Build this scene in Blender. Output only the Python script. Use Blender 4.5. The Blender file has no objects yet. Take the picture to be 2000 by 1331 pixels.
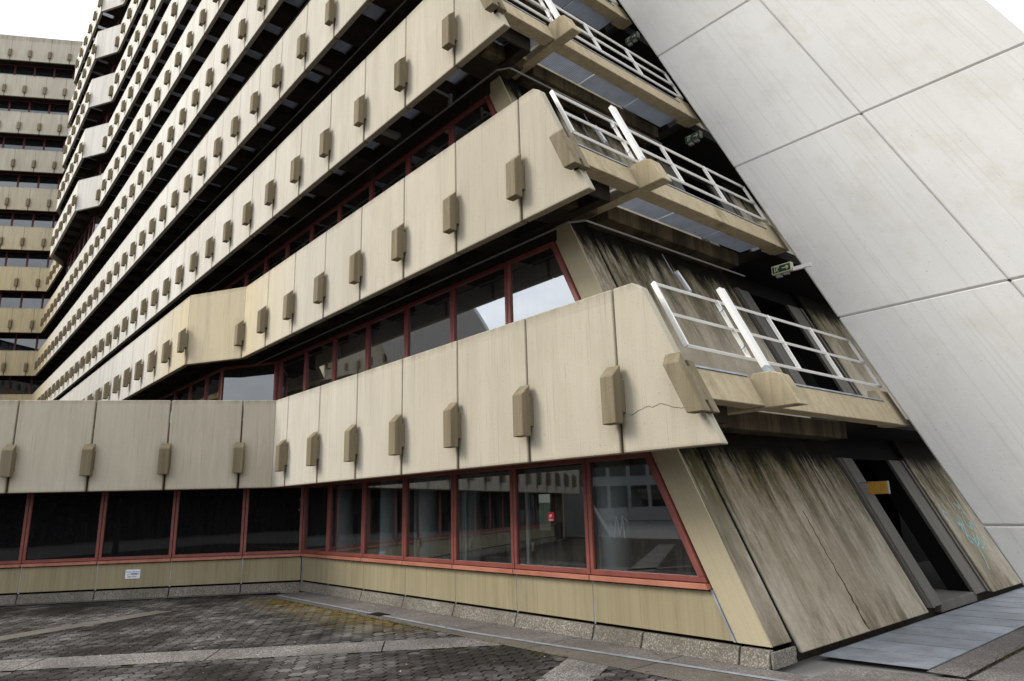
import bpy, bmesh, math, random
from mathutils import Vector, Matrix
random.seed(7)
sc = bpy.context.scene
COL = sc.collection
# ---------------------------------------------------------------- camera solution (one 24 mm lens, upright world, z up)
FPX, PITCH, ROLL, A0, H = 1344.81, .2362, -.028, -.7131, 1.94
def az(a): return Vector((math.sin(a), math.cos(a), 0))
_F = Vector((0, math.cos(PITCH), math.sin(PITCH))); _r = Vector((1, 0, 0)); _u = Vector((0, -math.sin(PITCH), math.cos(PITCH)))
_R = _r*math.cos(ROLL)+_u*math.sin(ROLL); _U = _u*math.cos(ROLL)-_r*math.sin(ROLL)
_AX = (az(A0+math.pi), az(A0+math.pi/2), Vector((0, 0, 1)))
def tow(v): return Vector((v.dot(_AX[0]), v.dot(_AX[1]), v.dot(_AX[2])))
CF, CR, CU = tow(_F), tow(_R), tow(_U)
def proj(p):
    d = Vector(p)-Vector((0, 0, H)); z = d.dot(CF)
    if z < .1: return None
    return (1000+FPX*d.dot(CR)/z, 665.5-FPX*d.dot(CU)/z)
def pxsize(pts):
    q = [proj(p) for p in pts]
    if any(a is None for a in q): return 0
    x0 = max(0, min(a[0] for a in q)); x1 = min(2000, max(a[0] for a in q))
    y0 = max(0, min(a[1] for a in q)); y1 = min(1331, max(a[1] for a in q))
    return max(0, x1-x0)*max(0, y1-y0)
# ---------------------------------------------------------------- constants of the place
D, DG, ST, S, X0, K = 6.77, 7.97, 3.756, 1.752, -5.76, .461
PH = 2.17
def zb(k): return 2.55+ST*(k-1)
ANN = Vector((-.5, -.8660254)); ANN_N = Vector((.8660254, -.5))
PC = Vector((-17.05, D)); WC = Vector((-17.745, DG))          # inner corner: parapet line / wall line
FC = Vector((-69.87, D)); FW = Vector((-70.565, DG))
# ---------------------------------------------------------------- mesh builder
class MB:
    def __init__(s): s.v = []; s.f = []; s.c = []
    def add(s, pts, faces, c=None):
        n = len(s.v); s.v += [tuple(p) for p in pts]; s.f += [tuple(i+n for i in f) for f in faces]; s.c += [c]*len(faces)
    def hexa(s, b, t, c=None):
        n = len(b); s.add(list(b)+list(t), [tuple(range(n))[::-1], tuple(range(n, 2*n))]+[(i, (i+1) % n, n+(i+1) % n, n+i) for i in range(n)], c)
    def box(s, x0, x1, y0, y1, z0, z1, c=None):
        s.hexa([(x0, y0, z0), (x1, y0, z0), (x1, y1, z0), (x0, y1, z0)], [(x0, y0, z1), (x1, y0, z1), (x1, y1, z1), (x0, y1, z1)], c)
    def prism(s, poly, z0, z1, c=None):
        s.hexa([(p[0], p[1], z0) for p in poly], [(p[0], p[1], z1) for p in poly], c)
    def ext(s, prof, y0, y1, c=None):                            # profile in x,z swept along y
        s.hexa([(p[0], y0, p[1]) for p in prof], [(p[0], y1, p[1]) for p in prof], c)
    def fr(s, o, t, n, a0, a1, b0, b1, z0, z1, c=None):          # box in a wall frame: a along t, b outwards along n
        P = lambda a, b, z: (o[0]+t[0]*a+n[0]*b, o[1]+t[1]*a+n[1]*b, z)
        s.hexa([P(a0, b0, z0), P(a1, b0, z0), P(a1, b1, z0), P(a0, b1, z0)], [P(a0, b0, z1), P(a1, b0, z1), P(a1, b1, z1), P(a0, b1, z1)], c)
    def bar(s, p, q, w, h=None, up=(0, 0, 1)):
        h = h or w; p = Vector(p); q = Vector(q); d = (q-p).normalized(); a = d.cross(Vector(up))
        if a.length < 1e-3: a = d.cross(Vector((1, 0, 0)))
        a.normalize(); b = a.cross(d)
        r = [a*w/2+b*h/2, -a*w/2+b*h/2, -a*w/2-b*h/2, a*w/2-b*h/2]
        s.hexa([p+x for x in r], [q+x for x in r])
    def tube(s, p, q, r, n=10, r2=None):
        p = Vector(p); q = Vector(q); d = (q-p).normalized(); a = d.orthogonal().normalized(); b = d.cross(a); r2 = r if r2 is None else r2
        s.hexa([p+(a*math.cos(2*math.pi*i/n)+b*math.sin(2*math.pi*i/n))*r for i in range(n)], [q+(a*math.cos(2*math.pi*i/n)+b*math.sin(2*math.pi*i/n))*r2 for i in range(n)])
    def mesh(s, name, off=(0, 0, 0), bevel=0):
        me = bpy.data.meshes.new(name)
        me.from_pydata([(v[0]-off[0], v[1]-off[1], v[2]-off[2]) for v in s.v], [], s.f)
        bm = bmesh.new(); bm.from_mesh(me); bmesh.ops.recalc_face_normals(bm, faces=bm.faces)
        if bevel: bmesh.ops.bevel(bm, geom=bm.edges[:], offset=bevel, segments=1, affect='EDGES', clamp_overlap=True)
        bm.to_mesh(me); bm.free()
        if any(c is not None for c in s.c) and not bevel:
            at = me.attributes.new('tone', 'FLOAT', 'FACE')
            for i, c in enumerate(s.c): at.data[i].value = c if c is not None else .5
        return me
    def build(s, name, mat, parent=None, bevel=0, loc=None):
        off = loc if loc is not None else (tuple(parent.location) if parent is not None and parent.parent is None else ((0, 0, 0) if parent is None else base_of(parent)))
        o = bpy.data.objects.new(name, s.mesh(name, off, bevel)); COL.objects.link(o); o.data.materials.append(mat)
        if parent is not None:
            o.parent = parent
        elif loc is not None: o.location = loc
        return o
def base_of(o):
    v = Vector((0, 0, 0))
    while o is not None: v += o.location; o = o.parent
    return tuple(v)
def tag(o, label=None, cat=None, group=None, kind=None):
    if label: o['label'] = label
    if cat: o['category'] = cat
    if group: o['group'] = group
    if kind: o['kind'] = kind
    return o
def thing(name, loc, label, cat, group=None):
    o = bpy.data.objects.new(name, None); COL.objects.link(o); o.location = loc; o.empty_display_size = .2
    return tag(o, label, cat, group)
# ---------------------------------------------------------------- materials
class NT:
    def __init__(s, name):
        s.m = bpy.data.materials.new(name); s.m.use_nodes = True; s.t = s.m.node_tree; s.n = s.t.nodes; s.l = s.t.links
        s.b = s.n['Principled BSDF']; s.pos = s.n.new('ShaderNodeNewGeometry').outputs['Position']
    def nd(s, typ, **kw):
        o = s.n.new(typ)
        for k, v in kw.items():
            if k.startswith('i_'):
                key = k[2:]; o.inputs[int(key) if key.isdigit() else key.replace('_', ' ')].default_value = v
            else: setattr(o, k, v)
        return o
    def map(s, sc_, src=None, shear=0):
        src = src or s.pos
        if shear:
            sp = s.nd('ShaderNodeSeparateXYZ'); s.l.new(src, sp.inputs[0])
            m = s.nd('ShaderNodeMath', operation='MULTIPLY_ADD', i_1=shear); s.l.new(sp.outputs[2], m.inputs[0]); s.l.new(sp.outputs[0], m.inputs[2])
            c = s.nd('ShaderNodeCombineXYZ'); s.l.new(m.outputs[0], c.inputs[0]); s.l.new(sp.outputs[1], c.inputs[1]); s.l.new(sp.outputs[2], c.inputs[2]); src = c.outputs[0]
        v = s.nd('ShaderNodeVectorMath', operation='MULTIPLY'); s.l.new(src, v.inputs[0]); v.inputs[1].default_value = sc_; return v.outputs[0]
    def noise(s, vec, scale=1, detail=4, rough=.55, lo=.4, hi=.6):
        t = s.nd('ShaderNodeTexNoise', i_Scale=scale, i_Detail=detail, i_Roughness=rough); s.l.new(vec, t.inputs['Vector'])
        r = s.nd('ShaderNodeMapRange', i_1=lo, i_2=hi); s.l.new(t.outputs[0], r.inputs[0]); return r.outputs[0]
    def math(s, op, a, b=None, clamp=False):
        m = s.nd('ShaderNodeMath', operation=op); m.use_clamp = clamp
        for i, x in enumerate((a, b)):
            if x is None: continue
            if isinstance(x, (int, float)): m.inputs[i].default_value = x
            else: s.l.new(x, m.inputs[i])
        return m.outputs[0]
    def mix(s, fac, a, b, mode='MIX'):
        m = s.nd('ShaderNodeMix', data_type='RGBA', blend_type=mode)
        for inp, x in ((m.inputs[0], fac), (m.inputs[6], a), (m.inputs[7], b)):
            if isinstance(x, (int, float)): inp.default_value = x
            elif isinstance(x, tuple): inp.default_value = (*x, 1)
            else: s.l.new(x, inp)
        return m.outputs[2]
    def bump(s, h, strength=.3, dist=.01):
        b = s.nd('ShaderNodeBump', i_Strength=strength, i_Distance=dist); s.l.new(h, b.inputs['Height']); s.l.new(b.outputs[0], s.b.inputs['Normal'])
    def fin(s, col, rough=.85, metal=0):
        if isinstance(col, tuple): s.b.inputs['Base Color'].default_value = (*col, 1)
        else: s.l.new(col, s.b.inputs['Base Color'])
        if isinstance(rough, (int, float)): s.b.inputs['Roughness'].default_value = rough
        else: s.l.new(rough, s.b.inputs['Roughness'])
        s.b.inputs['Metallic'].default_value = metal
        if not isinstance(rough, (int, float)) or rough >= .75: s.b.inputs['Specular IOR Level'].default_value = .12
        return s.m
def panel_hash(n):                                              # one random value per facade panel
    v = n.map((1/S, .12, 1/ST)); f = n.nd('ShaderNodeVectorMath', operation='FLOOR')
    a = n.nd('ShaderNodeVectorMath', operation='ADD'); a.inputs[1].default_value = (-X0/S+40, 7.3, 5-(.79/ST)); n.l.new(v, a.inputs[0]); n.l.new(a.outputs[0], f.inputs[0])
    w = n.nd('ShaderNodeTexWhiteNoise', noise_dimensions='3D'); n.l.new(f.outputs[0], w.inputs[0]); return w.outputs[0]
def concrete(name, base, dark, streak=.5, lines=0, shear=0, grit=.25, hashed=False, overlit=False, halo=None, stain=(.10, .085, .04), stain_lo=.56, stain_hi=.75, fine=7):
    n = NT(name)
    st = n.noise(n.map((fine, fine, .22), shear=shear), 1, 5, .6, .38, .68)
    st2 = n.noise(n.map((26, 26, .5), shear=shear), 1, 3, .6, .5, .72)
    big = n.noise(n.map((.9, .9, .5), shear=shear), 1, 4, .6, .35, .65)
    gr = n.noise(n.map((60, 60, 60)), 1, 3, .7, .3, .7)
    c = n.mix(n.math('MULTIPLY', big, .35), base, dark)
    if hashed:
        h = panel_hash(n); c = n.mix(n.math('MULTIPLY', h, .75), c, tuple(x*.80 for x in base))
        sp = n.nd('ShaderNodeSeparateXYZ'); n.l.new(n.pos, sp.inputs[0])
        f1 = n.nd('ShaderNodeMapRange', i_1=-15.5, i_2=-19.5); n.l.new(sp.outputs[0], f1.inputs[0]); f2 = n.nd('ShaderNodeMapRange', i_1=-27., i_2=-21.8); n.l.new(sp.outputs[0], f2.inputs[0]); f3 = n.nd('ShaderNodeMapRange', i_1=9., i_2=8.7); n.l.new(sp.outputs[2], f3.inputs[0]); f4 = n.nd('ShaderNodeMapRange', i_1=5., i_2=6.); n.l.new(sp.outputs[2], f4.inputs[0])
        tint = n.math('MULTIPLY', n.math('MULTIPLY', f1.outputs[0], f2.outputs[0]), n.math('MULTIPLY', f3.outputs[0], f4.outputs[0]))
    if overlit:
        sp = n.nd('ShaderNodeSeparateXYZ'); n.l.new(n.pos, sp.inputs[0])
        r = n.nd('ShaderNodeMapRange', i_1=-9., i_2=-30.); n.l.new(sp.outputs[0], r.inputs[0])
        c = n.mix(n.math('MULTIPLY', r.outputs[0], .85), c, overlit)  # overexposed brightness along the facade put into the panel colour
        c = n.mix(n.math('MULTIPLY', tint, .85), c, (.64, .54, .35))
    if halo and name != 'grey_sandy_concrete':
        sp = n.nd('ShaderNodeSeparateXYZ'); n.l.new(n.pos, sp.inputs[0])
        fx = n.nd('ShaderNodeMapRange', i_1=-58., i_2=-67.); n.l.new(sp.outputs[0], fx.inputs[0]); fz = n.nd('ShaderNodeMapRange', i_1=33., i_2=22.); n.l.new(sp.outputs[2], fz.inputs[0])
        c = n.mix(n.math('MULTIPLY', n.math('MULTIPLY', fx.outputs[0], fz.outputs[0]), .85), c, (.62, .50, .29))
    c = n.mix(n.math('MULTIPLY', st, streak), c, dark)
    c = n.mix(n.math('MULTIPLY', st2, streak*.55), c, tuple(x*.55 for x in dark))
    if lines:
        ln = n.noise(n.map((46, 46, .7)), 1, 3, .55, .62, .70); pt = n.noise(n.map((33, 33, 33)), 1, 2, .5, .70, .74)
        c = n.mix(n.math('MULTIPLY', ln, lines), c, (.21, .18, .14)); c = n.mix(n.math('MULTIPLY', pt, lines), c, (.16, .13, .10))
        wide = n.noise(n.map((2.6, 2.6, .3)), 1, 6, .7, .45, .68); c = n.mix(n.math('MULTIPLY', wide, .28), c, (.33, .285, .22))
    blot = n.noise(n.map((2.2, 2.2, .35), shear=shear), 1, 6, .7, stain_lo, stain_hi)
    c = n.mix(n.math('MULTIPLY', blot, min(1, streak*1.1)), c, stain)
    c = n.mix(n.math('MULTIPLY', gr, grit), c, tuple(x*.6 for x in dark))
    if halo:
        (dx, dy), off, mod = halo
        dt = n.nd('ShaderNodeVectorMath', operation='DOT_PRODUCT'); n.l.new(n.pos, dt.inputs[0]); dt.inputs[1].default_value = (dx, dy, 0)
        u = n.math('FRACT', n.math('ADD', n.math('DIVIDE', n.math('SUBTRACT', dt.outputs['Value'], off), mod), 200.5))
        u = n.math('MULTIPLY', n.math('ABSOLUTE', n.math('SUBTRACT', u, .5)), mod)
        sp = n.nd('ShaderNodeSeparateXYZ'); n.l.new(n.pos, sp.inputs[0])
        h = n.math('MULTIPLY', n.math('FRACT', n.math('ADD', n.math('DIVIDE', n.math('SUBTRACT', sp.outputs[2], 2.55), ST), 2)), ST)
        wob = n.math('MULTIPLY', n.math('SUBTRACT', big, .5), .10)
        side = n.nd('ShaderNodeMapRange', i_1=.30, i_2=.10); n.l.new(n.math('ADD', u, wob), side.inputs[0])
        up = n.nd('ShaderNodeMapRange', i_1=1.25, i_2=.95); n.l.new(n.math('ADD', h, wob), up.inputs[0])
        dn = n.nd('ShaderNodeMapRange', i_1=.12, i_2=.38); n.l.new(n.math('ADD', h, wob), dn.inputs[0])
        body = n.math('MULTIPLY', n.math('MULTIPLY', side.outputs[0], up.outputs[0]), dn.outputs[0])
        drip = n.nd('ShaderNodeMapRange', i_1=.07, i_2=.015); n.l.new(u, drip.inputs[0])
        low = n.nd('ShaderNodeMapRange', i_1=.55, i_2=.3); n.l.new(h, low.inputs[0])
        c = n.mix(n.math('MULTIPLY', body, .38), c, (.22, .18, .12))
        c = n.mix(n.math('MULTIPLY', n.math('MULTIPLY', drip.outputs[0], low.outputs[0]), .8), c, (.10, .075, .045))
        top = n.nd('ShaderNodeMapRange', i_1=PH-.13, i_2=PH-.01); n.l.new(n.math('ADD', h, n.math('MULTIPLY', wob, .6)), top.inputs[0])
        c = n.mix(n.math('MULTIPLY', n.math('MULTIPLY', top.outputs[0], n.math('ADD', st, .25)), .5), c, (.20, .18, .13))
        bot = n.nd('ShaderNodeMapRange', i_1=.05, i_2=.0); n.l.new(h, bot.inputs[0])
        c = n.mix(n.math('MULTIPLY', bot.outputs[0], .5), c, (.22, .17, .10))
    hh = n.math('ADD', n.math('MULTIPLY', st2, .4), gr); n.bump(hh, .35, .004)
    return n.fin(c, .9)
M = {}
M['panel'] = concrete('sandy_concrete', (.535, .487, .392), (.37, .325, .245), .17, lines=.42, hashed=True, overlit=(.80, .775, .74), grit=.14, halo=((1, 0), X0, S), stain=(.25, .21, .14), stain_lo=.52, stain_hi=.8)
M['annex_panel'] = concrete('grey_sandy_concrete', (.54, .49, .40), (.38, .335, .255), .22, lines=.5, hashed=False, grit=.16, halo=((-.5, -.8660254), -.5*PC.x-.8660254*PC.y+.79, 1.69), stain=(.22, .19, .13))
M['far_panel'] = concrete('pale_concrete', (.54, .50, .42), (.38, .34, .26), .4, grit=.15, stain=(.20, .18, .13), stain_lo=.5, stain_hi=.8, halo=((-.5, -.8660254), -.5*FC.x-.8660254*FC.y+.72, 1.69))
M['clip'] = concrete('brown_concrete', (.28, .235, .16), (.15, .12, .075), .6, grit=.3, stain=(.10, .085, .05))
M['beam'] = concrete('beam_concrete', (.55, .465, .32), (.33, .265, .165), .5, grit=.25, stain=(.08, .07, .04))
def slabmat():
    n = NT('board_marked_grey_concrete')
    big = n.noise(n.map((.35, .35, .22), shear=K), 1, 5, .6, .35, .65)
    st = n.noise(n.map((3.2, 3.2, .10), shear=K), 1, 5, .6, .36, .66); ln = n.noise(n.map((19, 19, .22), shear=K), 1, 2, .5, .60, .66)
    cl = n.noise(n.map((1.1, 1.1, .8), shear=K), 1, 7, .72, .50, .68); g = n.noise(n.map((85, 85, 85)), 1, 4, .75, .3, .7); pit = n.noise(n.map((38, 38, 38)), 1, 2, .5, .735, .75)
    c = n.mix(n.math('MULTIPLY', big, .6), (.70, .695, .685), (.60, .595, .58))
    sp = n.nd('ShaderNodeSeparateXYZ'); n.l.new(n.pos, sp.inputs[0])
    u = n.math('FLOOR', n.math('DIVIDE', n.math('ADD', n.math('ADD', sp.outputs[0], n.math('MULTIPLY', sp.outputs[2], K)), 3.016), 2.70)); v = n.math('FLOOR', n.math('DIVIDE', n.math('ADD', sp.outputs[2], 2.3), 3.755))
    cb = n.nd('ShaderNodeCombineXYZ'); n.l.new(u, cb.inputs[0]); n.l.new(v, cb.inputs[1]); w = n.nd('ShaderNodeTexWhiteNoise'); n.l.new(cb.outputs[0], w.inputs[0]); c = n.mix(n.math('MULTIPLY', w.outputs[0], .45), c, (.56, .545, .52))
    c = n.mix(n.math('MULTIPLY', st, .16), c, (.50, .49, .47)); c = n.mix(n.math('MULTIPLY', ln, .14), c, (.36, .34, .31))
    c = n.mix(n.math('MULTIPLY', cl, .42), c, (.48, .445, .385)); c = n.mix(n.math('MULTIPLY', g, .22), c, (.40, .39, .37)); c = n.mix(n.math('MULTIPLY', pit, .8), c, (.2, .19, .17))
    n.bump(n.math('ADD', g, n.math('MULTIPLY', ln, -.6)), .4, .006); return n.fin(c, .88)
M['slab'] = slabmat()
M['column'] = concrete('column_concrete', (.46, .40, .28), (.36, .31, .20), .3, shear=K, grit=.18, stain=(.2, .17, .1))
M['base'] = concrete('olive_concrete', (.34, .295, .19), (.24, .20, .12), .6, grit=.12, stain=(.17, .14, .07))
M['soffit'] = concrete('shade_dark_soffit', (.045, .036, .027), (.02, .016, .012), .5)  # deep shade of the undersides darkened into the colour
M['innerbeam'] = concrete('dripping_shaded_concrete', (.17, .13, .075), (.07, .052, .03), .7, stain=(.02, .016, .01), stain_lo=.42, stain_hi=.62)  # drip stains, with the balcony's shade darkened into the base colour
M['jamb'] = concrete('grey_jamb', (.19, .178, .16), (.08, .075, .065), .4, shear=K)
M['shadeblack'] = NT('shade_black').fin((.010, .009, .008), .95)  # doorway and balcony shade given as a black surface colour
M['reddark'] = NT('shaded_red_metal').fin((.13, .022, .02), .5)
M['redmid'] = NT('half_shaded_red_metal').fin((.17, .032, .028), .5)  # upper-storey frames: the red metal with shade darkened into its colour
M['crack'] = concrete('brown_crack_stain', (.11, .085, .055), (.03, .024, .015), .8)
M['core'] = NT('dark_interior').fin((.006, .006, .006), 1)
# weather-streaked end wall; balcony shade painted black at each storey top
def endwall():
    n = NT('streaked_mossy_shaded_concrete')
    big = n.noise(n.map((.4, .6, .30), shear=K), 1, 7, .72, .36, .62)
    st = n.noise(n.map((1.0, 1.7, .5), shear=K), 1, 9, .8, .45, .62)
    fine = n.noise(n.map((3, 6, 1.6), shear=K), 1, 8, .85, .52, .66)
    mottle = n.noise(n.map((6, 6, 4)), 1, 8, .8, .42, .60)
    scr = n.noise(n.map((2.5, 3.5, 26)), 1, 4, .7, .58, .7)
    hat = n.noise(n.map((60, 60, 60)), 1, 2, .6, .35, .7)
    c = n.mix(big, (.47, .42, .345), (.33, .285, .215))
    c = n.mix(n.math('MULTIPLY', mottle, .30), c, (.20, .165, .11))
    sp = n.nd('ShaderNodeSeparateXYZ'); n.l.new(n.pos, sp.inputs[0])
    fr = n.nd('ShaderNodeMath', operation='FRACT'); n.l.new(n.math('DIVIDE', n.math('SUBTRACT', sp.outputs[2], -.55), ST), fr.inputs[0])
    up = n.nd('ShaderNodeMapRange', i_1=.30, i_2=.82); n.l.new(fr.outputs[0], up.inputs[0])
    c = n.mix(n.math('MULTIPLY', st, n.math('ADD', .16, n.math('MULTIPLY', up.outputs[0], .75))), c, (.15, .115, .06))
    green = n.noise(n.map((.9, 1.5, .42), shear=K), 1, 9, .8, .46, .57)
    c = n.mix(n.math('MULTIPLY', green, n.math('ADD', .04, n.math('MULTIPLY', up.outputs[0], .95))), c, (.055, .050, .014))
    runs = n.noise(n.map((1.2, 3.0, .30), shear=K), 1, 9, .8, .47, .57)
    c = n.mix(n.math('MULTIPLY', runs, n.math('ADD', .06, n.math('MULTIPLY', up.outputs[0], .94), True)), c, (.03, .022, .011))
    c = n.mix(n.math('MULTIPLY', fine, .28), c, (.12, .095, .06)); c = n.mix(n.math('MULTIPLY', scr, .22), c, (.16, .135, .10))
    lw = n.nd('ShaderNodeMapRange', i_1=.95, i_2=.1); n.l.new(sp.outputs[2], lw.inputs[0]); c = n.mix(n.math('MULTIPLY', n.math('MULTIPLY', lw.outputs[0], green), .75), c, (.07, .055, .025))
    undershade = n.nd('ShaderNodeMapRange', i_1=.745, i_2=.82); jag = n.math('ADD', fr.outputs[0], n.math('MULTIPLY', n.math('SUBTRACT', n.math('ADD', runs, fine), .8), .07)); n.l.new(jag, undershade.inputs[0])
    c = n.mix(n.math('MULTIPLY', undershade.outputs[0], .97), c, (.006, .005, .004))
    n.bump(n.math('ADD', hat, fine), .35, .004)
    return n.fin(c, .9)
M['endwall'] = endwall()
def aggregate(name, a, b, d, moss=0):
    n = NT(name)
    v = n.nd('ShaderNodeTexVoronoi', i_Scale=52.); n.l.new(n.pos, v.inputs['Vector'])
    hs = n.nd('ShaderNodeTexWhiteNoise'); n.l.new(v.outputs['Position'], hs.inputs[0])
    r = n.nd('ShaderNodeMapRange', i_1=.2, i_2=.95); n.l.new(hs.outputs[0], r.inputs[0])
    c = n.mix(r.outputs[0], b, a)
    ed = n.nd('ShaderNodeMapRange', i_1=.0, i_2=.55); n.l.new(v.outputs['Distance'], ed.inputs[0])
    c = n.mix(n.math('MULTIPLY', ed.outputs[0], .7), c, d)
    big = n.noise(n.map((.9, .9, .9)), 1, 5, .65, .36, .64); c = n.mix(n.math('MULTIPLY', big, .62), c, d)
    if moss:
        mo = n.noise(n.map((2.5, 2.5, 2.5)), 1, 6, .7, .55, .7); c = n.mix(n.math('MULTIPLY', mo, moss), c, (.12, .09, .02))
    n.bump(v.outputs['Distance'], .7, .006)
    return n.fin(c, .9)
M['plinth'] = aggregate('exposed_aggregate_plinth', (.58, .54, .47), (.23, .21, .175), (.08, .07, .06), .15)
M['band'] = aggregate('exposed_aggregate_paving', (.46, .43, .41), (.19, .17, .165), (.085, .075, .07), .12)
M['bandrough'] = aggregate('worn_aggregate_band', (.66, .62, .60), (.20, .185, .18), (.07, .062, .058), .35)
M['edge'] = aggregate('edge_aggregate_paving', (.30, .275, .245), (.17, .15, .13), (.08, .07, .06), .45)
def pavers():
    n = NT('hexagon_pavers')
    at = n.nd('ShaderNodeAttribute', attribute_name='tone')
    c = n.mix(at.outputs['Fac'], (.070, .066, .066), (.215, .205, .195))
    dirt = n.noise(n.map((.55, .55, .55)), 1, 8, .72, .40, .56); c = n.mix(n.math('MULTIPLY', dirt, .92), c, (.013, .011, .009)); rst = n.noise(n.map((4, 4, 4)), 1, 6, .7, .56, .68); c = n.mix(n.math('MULTIPLY', rst, .5), c, (.06, .032, .015))
    gr = n.noise(n.map((70, 70, 70)), 1, 4, .7, .3, .7); c = n.mix(n.math('MULTIPLY', gr, .4), c, (.03, .027, .025))
    sp = n.nd('ShaderNodeSeparateXYZ'); n.l.new(n.pos, sp.inputs[0])
    r = n.nd('ShaderNodeMapRange', i_1=5.4, i_2=6.75); n.l.new(sp.outputs[1], r.inputs[0])
    mo = n.noise(n.map((3.5, 3.5, 3.5)), 1, 7, .75, .36, .62); rx = n.nd('ShaderNodeMapRange', i_1=-9.8, i_2=-11.2); n.l.new(sp.outputs[0], rx.inputs[0]); rl = n.nd('ShaderNodeMapRange', i_1=-17.6, i_2=-16.); n.l.new(sp.outputs[0], rl.inputs[0])
    c = n.mix(n.math('MULTIPLY', n.math('MULTIPLY', mo, n.math('MULTIPLY', n.math('MULTIPLY', rx.outputs[0], rl.outputs[0]), n.math('POWER', r.outputs[0], 1.6))), .9), c, (.17, .115, .012))
    n.bump(gr, .5, .004); return n.fin(c, .78)
M['paver'] = pavers()
def joints():
    n = NT('mossy_joint_soil'); mo = n.noise(n.map((2, 2, 2)), 1, 6, .7, .45, .65)
    return n.fin(n.mix(mo, (.012, .010, .008), (.07, .04, .012)), .95)
M['joint'] = joints()
def asphalt():
    n = NT('asphalt'); g = n.noise(n.map((30, 30, 30)), 1, 4, .7, .3, .7); b = n.noise(n.map((.2, .2, .2)), 1, 4, .6, .35, .65)
    return n.fin(n.mix(b, n.mix(g, (.16, .155, .15), (.21, .205, .20)), (.24, .235, .22)), .9)
M['asphalt'] = asphalt()
def redframe():
    n = NT('red_oxide_metal'); a = n.noise(n.map((3, 3, 3)), 1, 5, .6, .35, .65); st = n.noise(n.map((14, 14, 14)), 1, 4, .6, .5, .75)
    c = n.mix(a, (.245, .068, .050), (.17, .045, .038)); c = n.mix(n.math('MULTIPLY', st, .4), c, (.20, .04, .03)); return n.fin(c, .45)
M['red'] = redframe()
def redsill():
    n = NT('faded_orange_metal'); a = n.noise(n.map((1.5, 4, 3)), 1, 5, .6, .35, .65)
    return n.fin(n.mix(a, (.44, .175, .11), (.33, .115, .075)), .5)
M['sill'] = redsill()
def white():
    n = NT('chipped_white_paint'); a = n.noise(n.map((60, 60, 60)), 1, 6, .75, .60, .66); d = n.noise(n.map((2, 2, 2)), 1, 5, .6, .4, .65)
    return n.fin(n.mix(n.math('MULTIPLY', n.math('MULTIPLY', a, d), .8), n.mix(n.math('MULTIPLY', d, .3), (.82, .81, .78), (.62, .58, .50)), (.24, .15, .09)), .5)
M['white'] = white()
def grating():
    n = NT('galvanised_grating'); w = n.nd('ShaderNodeTexWave', i_Scale=6.5, bands_direction='DIAGONAL'); n.l.new(n.map((0, 1, 0)), w.inputs['Vector'])
    w.bands_direction = 'Y'; s = n.noise(n.map((3, 3, 3)), 1, 4, .6, .35, .65)
    c = n.mix(w.outputs[0], (.50, .54, .62), (.85, .90, 1.0)); c = n.mix(n.math('MULTIPLY', s, .2), c, (.10, .11, .13))
    n.fin(c, .5, 0); tr = n.nd('ShaderNodeBsdfTranslucent'); n.l.new(c, tr.inputs[0]); mx = n.nd('ShaderNodeMixShader', i_0=.38)
    n.l.new(n.b.outputs[0], mx.inputs[1]); n.l.new(tr.outputs[0], mx.inputs[2]); n.l.new(mx.outputs[0], n.n['Material Output'].inputs[0]); return n.m
M['grating'] = grating()
def zinc(name, c1, c2):
    n = NT(name); a = n.noise(n.map((4, 4, 4)), 1, 5, .65, .35, .65); return n.fin(n.mix(a, c1, c2), .45, .45)
M['zinc'] = zinc('galvanised_steel', (.42, .47, .54), (.27, .30, .35))
def platem():
    n = NT('chequer_plate_steel'); a = n.noise(n.map((2, 2, 2)), 1, 7, .7, .38, .62); g = n.noise(n.map((120, 40, 40)), 1, 2, .6, .35, .65)
    sp = n.nd('ShaderNodeSeparateXYZ'); n.l.new(n.pos, sp.inputs[0]); w = n.nd('ShaderNodeTexWhiteNoise', noise_dimensions='1D'); n.l.new(n.math('FLOOR', n.math('DIVIDE', n.math('SUBTRACT', sp.outputs[1], 8.98), .708)), w.inputs['W'])
    c = n.mix(w.outputs[0], (.38, .415, .47), (.27, .295, .335)); c = n.mix(n.math('MULTIPLY', a, .7), c, (.13, .135, .145)); c = n.mix(n.math('MULTIPLY', g, .3), c, (.42, .46, .52)); n.bump(g, .5, .004)
    return n.fin(c, .5, .25)
M['plate'] = platem()
M['pipe'] = NT('grey_conduit').fin((.17, .165, .155), .5)
M['black'] = NT('black_gap').fin((.006, .006, .006), .95)
M['offwhite'] = NT('off_white_paint').fin((.62, .62, .60), .5)
M['colpaint'] = NT('pale_column_paint').fin((.88, .88, .86), .6)
M['greypaint'] = concrete('grey_painted_column', (.42, .42, .41), (.33, .33, .32), .2)
M['lamp'] = NT('clear_plastic_lamp').fin((.45, .48, .52), .25)
M['cream'] = NT('cream_plastic').fin((.55, .47, .32), .5)
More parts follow.
